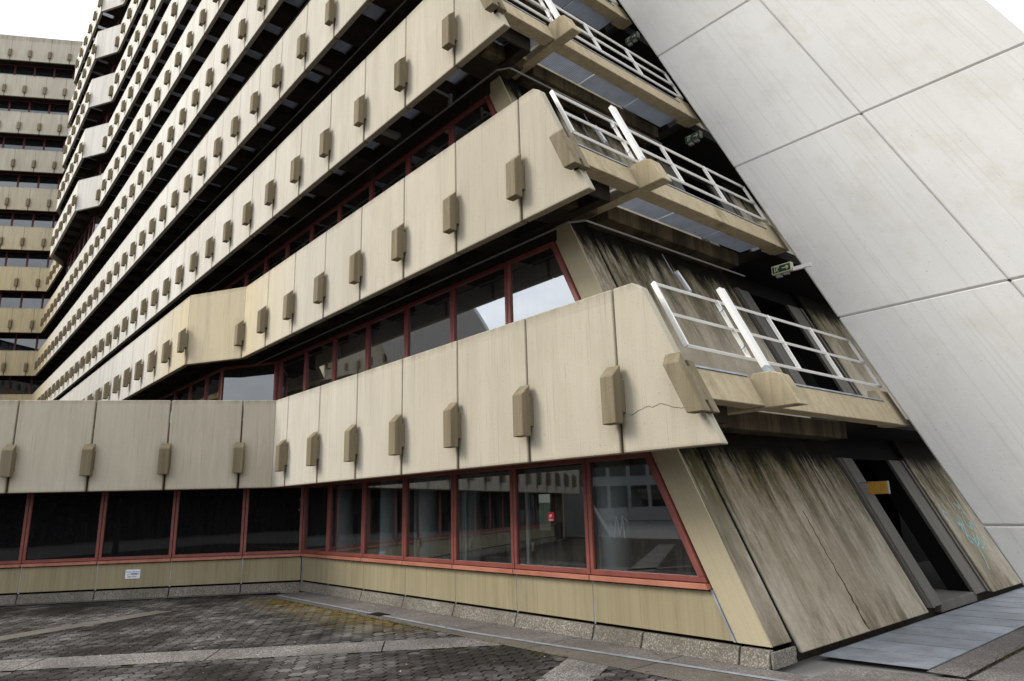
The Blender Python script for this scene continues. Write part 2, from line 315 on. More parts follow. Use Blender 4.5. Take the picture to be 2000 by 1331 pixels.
def glass(name, tint, opaque, refl0, refl1, body=(.006, .007, .009)):
    m = bpy.data.materials.new(name); m.use_nodes = True; t = m.node_tree; n = t.nodes; l = t.links; n.clear()
    out = n.new('ShaderNodeOutputMaterial'); g = n.new('ShaderNodeBsdfGlossy'); g.inputs['Roughness'].default_value = .012; g.inputs['Color'].default_value = (.92, .96, 1, 1)
    nz = n.new('ShaderNodeTexNoise'); nz.inputs['Scale'].default_value = .9; nz.inputs['Detail'].default_value = 1; ge = n.new('ShaderNodeNewGeometry'); l.new(ge.outputs['Position'], nz.inputs['Vector'])
    bu = n.new('ShaderNodeBump'); bu.inputs['Strength'].default_value = .015; bu.inputs['Distance'].default_value = .06; l.new(nz.outputs[0], bu.inputs['Height']); l.new(bu.outputs[0], g.inputs['Normal'])
    if opaque: b = n.new('ShaderNodeBsdfDiffuse'); b.inputs['Color'].default_value = (*body, 1)
    else: b = n.new('ShaderNodeBsdfTransparent'); b.inputs['Color'].default_value = (*tint, 1)
    lw = n.new('ShaderNodeLayerWeight'); lw.inputs['Blend'].default_value = .5
    p = n.new('ShaderNodeMath'); p.operation = 'POWER'; p.inputs[1].default_value = 1.6; l.new(lw.outputs['Facing'], p.inputs[0])
    r = n.new('ShaderNodeMapRange'); r.inputs[3].default_value = refl0; r.inputs[4].default_value = refl1; l.new(p.outputs[0], r.inputs[0])
    mx = n.new('ShaderNodeMixShader'); l.new(r.outputs[0], mx.inputs[0]); l.new(b.outputs[0], mx.inputs[1]); l.new(g.outputs[0], mx.inputs[2])
    dn = n.new('ShaderNodeTexNoise'); dn.inputs['Scale'].default_value = 1; dn.inputs['Detail'].default_value = 6; dn.inputs['Roughness'].default_value = .7
    vm = n.new('ShaderNodeVectorMath'); vm.operation = 'MULTIPLY'; vm.inputs[1].default_value = (7, 7, 1.2); l.new(ge.outputs['Position'], vm.inputs[0]); l.new(vm.outputs[0], dn.inputs['Vector'])
    dr = n.new('ShaderNodeMapRange'); dr.inputs[1].default_value = .42; dr.inputs[2].default_value = .75; dr.inputs[3].default_value = .005; dr.inputs[4].default_value = .05 if not opaque else .018; l.new(dn.outputs[0], dr.inputs[0])
    df = n.new('ShaderNodeBsdfDiffuse'); df.inputs['Color'].default_value = (.42, .41, .38, 1); m2 = n.new('ShaderNodeMixShader'); l.new(dr.outputs[0], m2.inputs[0]); l.new(mx.outputs[0], m2.inputs[1]); l.new(df.outputs[0], m2.inputs[2]); l.new(m2.outputs[0], out.inputs[0]); return m
M['glass'] = glass('tinted_window_glass', (.66, .69, .70), False, .06, .62)
M['glass_up'] = glass('mirror_tinted_glass', (.45, .47, .5), False, .30, 1.0)
M['glass_corner'] = glass('blue_grey_window_glass', (0, 0, 0), True, .12, .42)
M['glass_dark'] = glass('dark_window_glass', (0, 0, 0), True, .10, .75)
M['glass_annex'] = glass('black_window_glass', (0, 0, 0), True, .022, .45, (.004, .004, .005))
# ================================================================= MAIN OFFICE BLOCK
blk = thing('office_block', (-30, DG, 0), 'large terraced concrete office block with stacked sand-coloured parapet bands and a raked right end', 'building')
def xw(z): return -4.69-K*(z-.24)          # outer face of raked end wall
def xc(z): return -5.157-K*(z-.252)        # raked edge between last window and end column
def xe(z): return -4.313-K*(z-2.532)       # raked plane of parapet ends and balcony edge
TOPZ = zb(10)+PH
def clip_mesh(mb, o, t, n, z, w=.115, rake=0):
    P = lambda a, b, h: (o[0]+t[0]*(a-rake*h)+n[0]*b, o[1]+t[1]*(a-rake*h)+n[1]*b, z+h)
    prof = [(.062, .36), (.215, .36), (.215, .97), (.062, 1.12)]
    mb.hexa([P(-w, b, h) for b, h in prof], [P(w, b, h) for b, h in prof])
    prof = [(-.01, .50), (.085, .50), (.085, .93), (-.01, .93)]
    mb.hexa([P(-w*.97, b, h) for b, h in prof], [P(w*.97, b, h) for b, h in prof])
def miter(path, d):                        # offset a plan polyline to its inner side by d
    out = []
    for i, p in enumerate(path):
        ns = []
        for a, b in ((i-1, i), (i, i+1)):
            if 0 <= a and b < len(path):
                t = (path[b]-path[a]).normalized(); ns.append(Vector((t.y, -t.x)))
        if len(ns) == 1: out.append(p+ns[0]*d)
        else:
            m = (ns[0]+ns[1]).normalized(); out.append(p+m*d/m.dot(ns[0]))
    return out
V2 = lambda x, y: Vector((x, y))
XJ1, XJ1L = X0-S*8, X0-S*8-1.80
XJ2, XJ2L = X0-S*24, X0-S*24-1.80
XE, XEL = XJ2L-S*6, XJ2L-S*6-1.80
def level_path(k):
    z = zb(k); r = V2(xe(z), D)
    if k == 1: return [r, PC.copy()]
    if k == 2: return [r, V2(XJ1, D), V2(XJ1L, D-1.04), V2(-62, D-1.04)]
    if k <= 5: return [r, FC.copy()]
    return [r, V2(XJ2, D), V2(XJ2L, D-1.04), V2(XE, D-1.04), V2(XEL, D), FC.copy()]
TH = .14
panels = []; clips = []
def seg_panels(path, k, mat_first, first_t=None, endraked=True):
    z0, z1 = zb(k), zb(k)+PH
    inn = miter(path, TH)
    for i in range(len(path)-1):
        a, b = path[i], path[i+1]; ia, ib = inn[i], inn[i+1]; L = (b-a).length; t = (b-a).normalized(); n = Vector((-t.y, t.x))
        horiz = abs(t.y) < 1e-6
        js = []
        if horiz:
            ref = X0 if abs(a.y-D) < .1 and not (k > 5 and a.x < XE) else (XJ1L if k == 2 else XJ2L)
            if k > 5 and abs(a.y-D) < .1 and a.x < XE: ref = XEL
            j = 0
            while True:
                x = ref-S*j; j += 1
                if x > a.x-.02: continue
                if x < b.x+.02: break
                js.append(a.x-x)
        cuts = [0]+js+[L]
        for c in range(len(cuts)-1):
            g0 = .016 if c > 0 else 0; g1 = .016 if c < len(cuts)-2 else 0
            if c == 0 and i > 0 and horiz: g0 = .012
            s0, s1 = cuts[c]+g0, cuts[c+1]-g1
            o0 = a+t*s0; o1 = a+t*s1
            q0 = ia if c == 0 else Vector((o0.x, o0.y))+(-n)*TH; q1 = ib if c == len(cuts)-2 else Vector((o1.x, o1.y))+(-n)*TH
            if c == 0 and i == 0 and endraked:
                e = lambda z: xe(z)
                bot = [(e(z0), o0.y, z0), (o1.x, o1.y, z0), (q1.x, q1.y, z0), (e(z0), q1.y, z0)]
                zc = z1-.10
                up = [(e(zc), o0.y, zc), (o1.x, o1.y, zc), (q1.x, q1.y, zc), (e(zc), q1.y, zc)]
                top = [(e(z1)-.10, o0.y, z1), (o1.x, o1.y, z1), (q1.x, q1.y, z1), (e(z1)-.10, q1.y, z1)]
                panels.append((k, 2, [bot, up, top], o0, o1))
            else:
                panels.append((k, 1, [[(p.x, p.y, z) for p in (o0, o1, q1, q0)] for z in (z0, z1)], o0, o1))
        for s in js: clips.append((a+t*s, -t if False else t, n, zb(k)))
        if i > 0 and horiz and not (k > 5 and a.x < XE): clips.append((a-t*0+t*.02, t, n, zb(k)))
    return
for k in range(1, 11): seg_panels(level_path(k), k, None)
# clips that sit just right of each recess fold
for k in [2]+list(range(6, 11)):
    x = XJ1 if k == 2 else XJ2
    clips.append((V2(x+.02, D), V2(-1, 0), V2(0, -1), zb(k)))
def build_group(items, name, mat, parent, fn, sizes, limit=99, bevel=0, cull=True):
    order = sorted(range(len(items)), key=lambda i: -sizes[i])
    ind = [i for i in order[:limit] if sizes[i] > 60]
    for i in ind:
        mb = MB(); fn(mb, items[i]); mb.build(name, mat, parent, bevel)
    rest = [i for i in range(len(items)) if i not in set(ind)]
    if rest:
        mb = MB()
        for i in rest: fn(mb, items[i])
        tag(mb.build(name, mat, parent), kind='stuff')
def panel_fn(mb, it):
    st = it[2]
    if len(st) == 2: mb.hexa(st[0], st[1])
    else:
        n = 4; pts = st[0]+st[1]+st[2]
        f = [(3, 2, 1, 0), (8, 9, 10, 11)]+[(i+a, (i+1) % 4+a, (i+1) % 4+a+4, i+a+4) for a in (0, 4) for i in range(4)]
        mb.add(pts, f)
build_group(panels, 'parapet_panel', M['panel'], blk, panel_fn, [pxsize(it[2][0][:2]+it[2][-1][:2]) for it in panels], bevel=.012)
def clip_fn(mb, it):
    q = random.Random(hash((round(it[0].x, 2), round(it[3], 2)))); clip_mesh(mb, it[0]+it[1]*q.uniform(-.008, .008), it[1], it[2], it[3]+q.uniform(-.012, .012), w=.115+q.uniform(-.004, .004), rake=q.uniform(-.008, .008))
build_group(clips, 'panel_clip', M['clip'], blk, clip_fn, [pxsize([(it[0].x+a, it[0].y-.1, it[3]+h) for a in (-.2, .2) for h in (.36, 1.12)]) for it in clips], bevel=.01)
for k in range(1, 6):                                            # raked clip on each parapet end
    mb = MB(); z = zb(k); clip_mesh(mb, (xe(z)-.0, D), (1, 0), (0, -1), z, w=.115, rake=K)
    mb.hexa([(xe(z+h)-.0+.113*s, D+b, z+h) for s, b, h in ((-1, .0, .36), (1, .0, .36), (1, .12, .36), (-1, .12, .36))],
            [(xe(z+h)-.0+.113*s, D+b, z+h) for s, b, h in ((-1, .0, 1.02), (1, .0, 1.02), (1, .12, 1.02), (-1, .12, 1.02))])
    if k < 5: mb.build('end_clip', M['clip'], blk, .01)
# soffits: longitudinal edge beam, ribs at the joints, open gratings between
grats = []
for k in range(1, 11):
    z = zb(k); P = level_path(k); mb = MB()
    P = [p.copy() for p in P]; P[0].x = xe(z+.74)-.30; inn = miter(P, TH+.003); wal = miter(P, 1.2); edge = miter(P, 1.0)
    if k == 1: wal[-1].x = WC.x; edge[-1].x = PC.x-.6
    for i in range(len(P)-1):
        a, b = P[i], P[i+1]
        z0, z1 = z+.36, z+.74
        mb.prism([edge[i], edge[i+1], wal[i+1], wal[i]], z0, z1)
        if abs(b.y-a.y) > .01: mb.prism([inn[i], inn[i+1], edge[i+1], edge[i]], z0, z1); continue
        ref = X0 if abs(a.y-D) < .1 and not (k > 5 and a.x < XE) else (XJ1L if k == 2 else XJ2L)
        if k > 5 and abs(a.y-D) < .1 and a.x < XE: ref = XEL
        ia, ib, ea, eb = inn[i], inn[i+1], edge[i], edge[i+1]; y0, y1 = ia.y, ea.y
        xs = []; j = -1
        if i == 0 and k > 1: cx = xe(z)-1.03; xs.append((cx+.34, cx-.34)); grats.append((cx, y0, y1, z+.72, .34))
        while True:
            cx = ref-S*j-S/2; j += 1
            if cx+.45 > a.x-.1: continue
            if cx-.45 < b.x+.1: break
            xs.append((cx+.45, cx-.45)); grats.append((cx, y0, y1, z+.72, .45))
        prev = None
        edges = [e for p in xs for e in p]
        if not edges: mb.prism([ia, ib, eb, ea], z0, z1); continue
        cur0 = (ia, ea)
        for (xa, xb) in xs:
            mb.prism([cur0[0], V2(xa, y0), V2(xa, y1), cur0[1]], z0, z1)
            cur0 = (V2(xb, y0), V2(xb, y1))
        mb.prism([cur0[0], ib, eb, cur0[1]], z0, z1)
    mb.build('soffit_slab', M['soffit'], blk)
def grat_fn(mb, it):
    cx, y0, y1, z, hw = it; n = 15; d = (y1-.05-y0)/n
    for i in range(n): mb.box(cx-hw, cx+hw, y0+d*i+d*.22, y0+d*(i+1), z, z+.03)
    mb.box(cx-.02, cx+.02, y0, y1-.05, z+.031, z+.05)
def gsz(it):
    return pxsize([(it[0]+a, y, it[3]) for a in (-.45, .45) for y in (it[1], it[2])])
build_group(grats, 'soffit_grating', M['grating'], blk, grat_fn, [gsz(i) if i[0] > -48 else 0 for i in grats])
mb = MB()
for g in grats:
    cx, y0, y1, z, hw = g; mb.box(cx-hw, cx+hw, y1-.05, y1-.015, z-.03, z+.03)
tag(mb.build('grating_edge_bar', M['zinc'], blk), kind='stuff')
# floors, fascia over window heads, spandrel walls, deep core
for k in range(0, 11):
    P = level_path(max(k, 1)); wal = miter(P, 1.2)
    if k <= 1: wal[-1].x = WC.x
    zf = zb(k)+.74 if k else -.1
    zt = zb(k)+.95 if k else .12
    mb = MB(); w = [p.copy() for p in wal]; w[0].x = xw(zf)-.3
    inn2 = [p+V2(0, .02) for p in w]
    mb.prism(inn2+[V2(wal[-1].x, 24), V2(w[0].x, 24)], zf, zt)
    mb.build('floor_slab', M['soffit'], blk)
    if k:                                                          # fascia above the windows of the storey below
        mb = MB(); wi = miter(P, 1.32); hz = zb(k)+.10
        for i in range(len(P)-1):
            a, b, c, d = wal[i].copy(), wal[i+1].copy(), wi[i+1].copy(), wi[i].copy()
            if i == 0: a.x = d.x = xc(zb(k))-.0
            mb.prism([a, b, c, d], hz, zf)
        mb.build('window_head_fascia', M['soffit'], blk)
        if k < 11:
            mb = MB()
            for i in range(len(P)-1):
                a, b, c, d = wal[i].copy(), wal[i+1].copy(), wi[i+1].copy(), wi[i].copy()
                if i == 0: a.x = d.x = xc(zb(k)+2.1)-.02
                mb.prism([a, b, c, d], zf, zb(k)+2.0)
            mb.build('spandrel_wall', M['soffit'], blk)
mb = MB()
mb.hexa([(-69, 13.8, -.2), (xw(0)-3.2, 13.8, -.2), (xw(0)-3.2, 23.9, -.2), (-69, 23.9, -.2)], [(-69, 13.8, TOPZ+.2), (xw(TOPZ)-3.2, 13.8, TOPZ+.2), (xw(TOPZ)-3.2, 23.9, TOPZ+.2), (-69, 23.9, TOPZ+.2)])
mb.build('inner_core', M['core'], blk)
# windows ----------------------------------------------------------
def window(parent, o, t, n, w, z0, z1, glassmat, rake_end=None, red='red', label=None, inner=False, fw=.075):
    """one framed window: a from 0 to w along t; frame part with its pane as sub-part; rake_end: x of the raked side as a function of z"""
    f = MB(); P = lambda a, b, z: (o[0]+t[0]*a+n[0]*b, o[1]+t[1]*a+n[1]*b, z)
    if rake_end is None:
        f.fr(o, t, n, .006, w-.006, -.04, .045, z0, z0+fw); f.fr(o, t, n, .006, w-.006, -.04, .045, z1-fw, z1)
        f.fr(o, t, n, .006, fw, -.04, .047, z0+fw, z1-fw); f.fr(o, t, n, w-fw, w-.006, -.04, .047, z0+fw, z1-fw)
    else:
        e = rake_end
        def q(x0a, x1a, z0a, z1a, b=.045):
            f.hexa([(x0a(z0a), o[1]-b, z0a), (x1a(z0a), o[1]-b, z0a), (x1a(z0a), o[1]+.04, z0a), (x0a(z0a), o[1]+.04, z0a)], [(x0a(z1a), o[1]-b, z1a), (x1a(z1a), o[1]-b, z1a), (x1a(z1a), o[1]+.04, z1a), (x0a(z1a), o[1]+.04, z1a)])
        L = lambda z: o[0]+.006; q(L, e, z0, z0+fw); q(L, e, z1-fw, z1); q(L, lambda z: o[0]+fw, z0+fw, z1-fw, .047); q(lambda z: e(z)-fw*1.25, e, z0+fw, z1-fw, .047)
    fo = f.build('window', M[red], parent, .006)
    if label: fo['label'] = label
    p = MB()
    if rake_end is None: p.fr(o, t, n, fw, w-fw, -.006, .006, z0+fw, z1-fw)
    else:
        e = rake_end; a = z0+fw; b = z1-fw
        p.hexa([(o[0]+fw, o[1]-.006, a), (e(a)-fw*1.25, o[1]-.006, a), (e(a)-fw*1.25, o[1]+.006, a), (o[0]+fw, o[1]+.006, a)], [(o[0]+fw, o[1]-.006, b), (e(b)-fw*1.25, o[1]-.006, b), (e(b)-fw*1.25, o[1]+.006, b), (o[0]+fw, o[1]+.006, b)])
    p.build('pane', glassmat, fo)
    if inner:
        q = MB(); q.fr(o, t, n, .17, .235, -.14, -.09, z0+fw, z1-fw-.02); q.fr(o, t, n, w-.13, w-.09, -.14, -.09, z0+fw, z1-fw-.02); q.fr(o, t, n, .17, w-.09, -.14, -.09, z1-fw-.10, z1-fw-.02)
        q.build('inner_casement', M['offwhite'], fo)
        q = MB(); q.fr(o, t, n, .27, .33, -.15, -.11, z0+.28, z0+.43); q.build('handle', M['cream'], fo, .006)
    return fo
def window_stuff(parent, lst, glassmat):
    f = MB(); p = MB()
    for (o, t, n, w, z0, z1) in lst:
        fw = .075
        f.fr(o, t, n, .006, w-.006, -.04, .045, z0, z0+fw); f.fr(o, t, n, .006, w-.006, -.04, .045, z1-fw, z1)
        f.fr(o, t, n, .006, fw, -.04, .047, z0+fw, z1-fw); f.fr(o, t, n, w-fw, w-.006, -.04, .047, z0+fw, z1-fw)
        p.fr(o, t, n, fw, w-fw, -.006, .006, z0+fw, z1-fw)
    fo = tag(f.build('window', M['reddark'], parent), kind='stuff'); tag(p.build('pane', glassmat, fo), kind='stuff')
T_, N_ = V2(1, 0), V2(0, -1)
rest = []
for s in range(0, 10):
    z0, z1 = .915+ST*s, 2.645+ST*s
    P = level_path(s+1 if s else 1); wal = miter(P, 1.2)
    if s == 0: wal[-1].x = WC.x
    for i in range(len(P)-1):
        a, b = wal[i], wal[i+1]
        if abs(a.y-b.y) > .01:
            t = (a-b).normalized(); n = Vector((t.y, -t.x)); L = (a-b).length
            lay = (b, t, n, L, z0, z1)
            if s <= 2 and i == 1: window(blk, b, t, n, L, z0, z1, M['glass_corner'], label='wide corner window set at an angle between two wall planes')
            else: rest.append(lay)
            continue
        onD = abs(a.y-DG) < .1
        ref = X0 if onD and a.x > -60 else (XJ1L if s == 1 else XJ2L)
        if s > 4 and onD and a.x < -56: ref = XEL
        x = a.x if i else None; j = 0
        xs = [ref-S*m for m in range(-2, 60)]
        lim = b.x; right = a.x
        if i == 0: right = xc(z0)
        inside = [m for m in xs if lim+.12 < m < right-.12]
        pts = ([right] if i else [])+inside+[lim]
        if i == 0:
            m0 = inside[0]
            keep = m0
            if xc(z1)-m0 < .35: keep = inside[1]
            pts = [p for p in inside if p <= keep+.001]+[lim]
            e = lambda z: xc(z)-.02
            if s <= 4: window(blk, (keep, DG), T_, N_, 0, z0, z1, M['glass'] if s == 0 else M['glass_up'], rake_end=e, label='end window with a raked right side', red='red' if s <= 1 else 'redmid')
        for m in range(len(pts)-1):
            x1, x0 = pts[m], pts[m+1]
            vis = pxsize([(x0, a.y, z0+1.2), (x1, a.y, z0+1.2), (x0, a.y, z1), (x1, a.y, z1)])
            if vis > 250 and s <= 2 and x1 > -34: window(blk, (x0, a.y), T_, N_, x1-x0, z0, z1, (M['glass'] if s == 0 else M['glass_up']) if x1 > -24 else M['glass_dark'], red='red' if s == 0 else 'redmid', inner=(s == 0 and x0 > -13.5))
            else: rest.append(((x0, a.y), T_, N_, x1-x0, z0, z1))
window_stuff(blk, rest, M['glass_dark'])
# ground-floor sill flashings, base panels, plinth blocks (right wing)
xs = [X0-S*j for j in range(1, 8)]+[WC.x+.03]
for j in range(len(xs)):
    x0 = xs[j]; x1 = xs[j-1] if j else None
    g = .008
    for nm, z0, z1, y0, mt in (('sill', .835, .905, 7.885, 'sill'), ('base_panel', .245, .812, 7.965, 'base')):
        mb = MB()
        if j == 0:
            e0, e1 = xc(z0)-.02, xc(z1)-.02
            mb.hexa([(x0+g, y0, z0), (e0, y0, z0), (e0, 8.03, z0), (x0+g, 8.03, z0)], [(x0+g, y0, z1), (e1, y0, z1), (e1, 8.03, z1), (x0+g, 8.03, z1)])
        else: mb.box(x0+g, x1-g, y0, 8.03, z0, z1)
        mb.build(nm, M[mt], blk, .004)
    xa = x0; xb = x1 if j else -4.69
    for (p0, p1) in ([(xa, -6.6), (-6.6, -5.1), (-5.1, xb)] if j == 0 else [(xa, xb)]):
        mb = MB(); mb.hexa([(p0+.012, 7.875, .0), (p1-.012, 7.875, .0), (p1-.012, 8.03, .0), (p0+.012, 8.03, .0)], [(p0+.012, 7.945, .20), (p1-.012, 7.945, .20), (p1-.012, 8.03, .20), (p0+.012, 8.03, .20)])
        mb.build('plinth_block', M['plinth'], blk, .008)
mb = MB(); mb.box(-4.688, -4.65, 7.92, 8.46, .0, .19); mb.build('plinth_block', M['plinth'], blk, .008)
mb = MB()
for x in xs[:-1]:
    mq = MB(); mq.box(x-.012, x+.012, 7.972, 7.99, .22, .83); mq.build('joint_strip', M['zinc'], blk)
mb.hexa([(xc(.24)-.03, 7.95, .24), (xc(.24)-.005, 7.95, .24), (xc(.24)-.005, 7.99, .24), (xc(.24)-.03, 7.99, .24)], [(xc(.83)-.03, 7.95, .83), (xc(.83)-.005, 7.95, .83), (xc(.83)-.005, 7.99, .83), (xc(.83)-.03, 7.99, .83)])
mb.build('joint_strip', M['zinc'], blk)
mb = MB(); mb.box(WC.x, WC.x+.03, 7.95, 8.0, .02, .83); mb.build('joint_strip', M['zinc'], blk)
mb = MB(); mb.box(WC.x, xc(.5)-.1, 8.035, 8.1, 0, .93); mb.build('base_wall', M['black'], blk)
# raked end column and end wall
def shear(mb, f0, f1, y0, y1, z0, z1):
    mb.hexa([(f0(z0), y0, z0), (f1(z0), y0, z0), (f1(z0), y1, z0), (f0(z0), y1, z0)], [(f0(z1), y0, z1), (f1(z1), y0, z1), (f1(z1), y1, z1), (f0(z1), y1, z1)])
ZT = zb(7)
mb = MB(); shear(mb, lambda z: xc(z), lambda z: xw(z)-.0, 7.972, 8.0, .235, ZT); mb.build('end_column', M['column'], blk, .003)
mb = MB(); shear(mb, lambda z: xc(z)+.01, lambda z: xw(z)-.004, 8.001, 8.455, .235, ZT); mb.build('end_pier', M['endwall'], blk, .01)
mb = MB(); shear(mb, lambda z: xw(z)-.3, lambda z: xw(z)-.03, 8.44, 8.56, .05, ZT); mb.build('shadow_groove', M['black'], blk)
wy = (8.535, 12.68)
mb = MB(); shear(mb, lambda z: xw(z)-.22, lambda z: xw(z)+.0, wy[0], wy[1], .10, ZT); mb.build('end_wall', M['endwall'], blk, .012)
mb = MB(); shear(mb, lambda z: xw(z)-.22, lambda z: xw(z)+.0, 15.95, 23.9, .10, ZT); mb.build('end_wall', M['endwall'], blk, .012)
for s in range(0, 6):
    zf = ST*s+.15; mb = MB(); shear(mb, lambda z: xw(z)-.9, lambda z: xw(z)-.12, 12.68, 15.95, zf+2.5, zf+ST-.02); mb.build('door_lintel', M['shadeblack'], blk)
    for (a, b) in ((12.98, 13.52), (15.2, 15.90)):
        mq = MB(); shear(mq, lambda z: xw(z)-.5, lambda z: xw(z)-.13, a+.006, b-.006, zf-.02, zf+2.5); mq.build('door_reveal', M['shadeblack'], blk)
        mb = MB(); shear(mb, lambda z: xw(z)-.128, lambda z: xw(z)-.06, a, b, zf-.02, zf+2.5); shear(mb, lambda z: xw(z)-.128, lambda z: xw(z)-.02, a+.03 if a < 14 else b-.12, a+.10 if a < 14 else b-.05, zf-.02, zf+2.5)
        if s <= 2: mb.build('door_jamb', M['jamb'], blk, .006)
mb = MB(); mb.hexa([(-7.4, 13.5, .0), (-4.72, 13.5, .0), (-4.72, 15.3, .0), (-7.4, 15.3, .0)], [(-7.4, 13.5, .17), (-4.72, 13.5, .17), (-4.72, 15.3, .17), (-7.4, 15.3, .17)]); mb.build('door_step', M['jamb'], blk, .01)
mb = MB(); mb.box(-9.0, -8.8, 12.5, 16.2, 0, 3.2); mb.box(-8.8, -6.2, 16.0, 16.2, 0, 3.2); mb.box(-8.8, -6.2, 12.4, 12.6, 0, 3.2); mb.build('door_lobby', M['core'], blk)
mb = MB(); yy = 10.47; pz = 1.75; pts = []
while pz > .1: pts.append((xw(pz)+.004, yy+random.uniform(-.02, .02), pz)); pz -= .06
for a, b in zip(pts[:-1], pts[1:]): mb.bar(a, b, .008+.045*max(0, 1.0-a[2])*random.uniform(.2, 1.3), .006, up=(1, 0, K))
mb.build('weathered_crack', M['crack'], blk)
# soffit conduits around the wing, one per storey
for k in range(1, 6):
    z = zb(k)+.08; mb = MB(); xr = -7.135-K*ST*(k-2); yp = 7.55
    mb.tube((xr-.1, yp, z), (xr-26, yp, z), .018, 8); mb.tube((xr-.1, yp, z), (xr+.12, yp+.16, z), .018, 8); mb.tube((xr+.12, yp+.16, z), (xr+.12, 12.4, z), .018, 8)
    if k > 1: mb.build('soffit_conduit', M['pipe'], blk)
mb = MB()
for (x, k) in ((-10.4, 3),): mb.tube((x-.05, 6.95, zb(k)+.28), (x-.1, 7.55, zb(k)+.28), .03, 8); mb.bar((x-.1, 7.55, zb(k)+.35), (x-.1, 7.55, zb(k)+.08), .07)
mb.build('drain_pipe', M['pipe'], blk)
# balconies at the raked end -------------------------------------------------
for k in range(1, 7):
    dz = ST*(k-1); dx = -K*dz
    def ex(mb, prof, y0, y1): mb.ext([(x+dx, z+dz) for x, z in prof], y0, y1)
    mb = MB(); ex(mb, [(-4.877, 3.11), (-4.577, 3.11), (-4.768, 3.52), (-4.877, 3.52)], 6.93, 8.26); mb.build('balcony_edge_beam', M['beam'], blk, .01)
    mb = MB(); ex(mb, [(-4.877, 3.11), (-4.577, 3.11), (-4.768, 3.52), (-4.877, 3.52)], 8.51, 12.545); mb.build('balcony_edge_beam', M['beam'], blk, .01)
    mb = MB(); ex(mb, [(-6.1, 3.085), (-4.117, 3.085), (-4.33, 3.50), (-4.46, 3.56), (-4.73, 3.56), (-4.92, 3.27), (-6.1, 3.27)], 8.27, 8.50); mb.build('balcony_console', M['beam'], blk, .012)
    mb = MB(); ex(mb, [(-4.95, 3.10), (-4.57, 3.10), (-4.865, 3.74), (-5.04, 3.74)], 12.57, 13.02); mb.build('balcony_console', M['beam'], blk, .012)
    mb = MB(); ex(mb, [(-6.3, 2.95), (-5.487, 2.95), (-5.487, 3.24), (-6.3, 3.24)], 8.52, 12.6); ex(mb, [(-6.3, 2.95), (-5.487, 2.95), (-5.487, 3.24), (-6.3, 3.24)], 7.3, 8.25); mb.build('balcony_wall_beam', M['innerbeam'], blk, .01)
    mb = MB(); ex(mb, [(-4.80, 3.522), (-4.750, 3.522), (-4.765, 3.55), (-4.80, 3.55)], 6.93, 8.22); ex(mb, [(-4.80, 3.522), (-4.750, 3.522), (-4.765, 3.55), (-4.80, 3.55)], 8.55, 12.54); mb.build('beam_capping', M['zinc'], blk)
    for (a, b) in ((6.93, 8.25), (8.52, 9.85), (9.87, 11.3), (11.32, 12.7)):
        mb = MB(); ex(mb, [(-5.48, 3.27), (-4.885, 3.27), (-4.885, 3.30), (-5.48, 3.30)], a, b-.02); mb.build('balcony_grating', M['grating'], blk)
    mb = MB(); ex(mb, [(-6.2, 3.1), (-4.9, 3.1), (-4.9, 3.3), (-6.2, 3.3)], 12.92, 20); mb.build('balcony_floor', M['shadeblack'], blk)
# railings -------------------------------------------------------------------
rl = ['white chipped steel railing on the lowest balcony', 'white steel railing on the second balcony up, beside the leaning slab', 'white steel railing on the third balcony up, cut by the top of the photo', 'short piece of white railing at the very top beside the leaning slab']
for k in range(1, 5):
    dz = ST*(k-1); dx = -K*dz
    R = thing('balcony_railing', (xe(3.83)+dx, 10, 3.83+dz), rl[k-1], 'railing', 'balcony railings')
    X = lambda z: xe(z)+dx
    for z in (3.83, 4.295, 4.76):
        mb = MB(); mb.bar((X(z), 7.12, z+dz), (X(z), 12.88, z+dz), .045, .04, up=(K, 0, 1)); mb.build('rail', M['white'], R, .003)
    for y in (7.12, 8.58, 9.98, 11.37, 12.86):
        mb = MB(); mb.bar((X(3.82), y, 3.82+dz), (X(4.77), y, 4.77+dz), .065 if y < 8 else .055, .035, up=(0, 1, 0)); mb.build('upright', M['white'], R, .003)
    mb = MB(); mb.bar((-4.545+dx, 8.385, 3.555+dz), (-5.14+dx, 8.385, 4.86+dz), .07, .13, up=(0, 1, 0)); mb.build('post', M['white'], R, .004)
    mb = MB(); mb.bar((-4.56+dx, 8.385, 3.545+dz), (-4.50+dx, 8.385, 3.585+dz), .17, .17, up=(0, 1, 0)); mb.build('base_plate', M['zinc'], R, .004)
    for z in (4.0, 4.6):
        mb = MB(); c = Vector((X(z)+.03, 8.50, z+dz)); pr = None
        for i in range(9):
            a = math.pi*1.5*i/8; q = c+Vector((.03*math.cos(a), .05*math.sin(a), .03*math.cos(a)));
            if pr: mb.tube(pr, q, .008, 6)
            pr = q
        mb.build('chain_link', M['zinc'], R)
# =================================================================== LOW ANNEX (left foreground)
anx = thing('low_annex', (WC.x, WC.y, 0), 'low single-storey wing in the left foreground with a deep concrete parapet and black windows', 'building')
nA = 15
jt = [.79+1.69*i for i in range(nA)]; cuts = [0]+jt
Z0, Z1 = zb(1), zb(1)+PH
for c in range(len(cuts)-1):
    s0, s1 = cuts[c]+(.02 if c else 0), cuts[c+1]-.02
    o0, o1 = PC+ANN*s0, PC+ANN*s1
    q0 = o0-ANN_N*TH if c else miter([V2(0, D), PC, PC+ANN], TH)[1]; q1 = o1-ANN_N*TH
    mb = MB(); mb.prism([o0, o1, q1, q0], Z0, Z1); mb.build('parapet_panel', M['annex_panel'], anx, .012)
for s in jt:
    mb = MB(); clip_mesh(mb, PC+ANN*s, ANN, ANN_N, Z0); mb.build('panel_clip', M['clip'], anx, .01)
LA = 25.5
WA = lambda a, b: WC+ANN*a+ANN_N*b
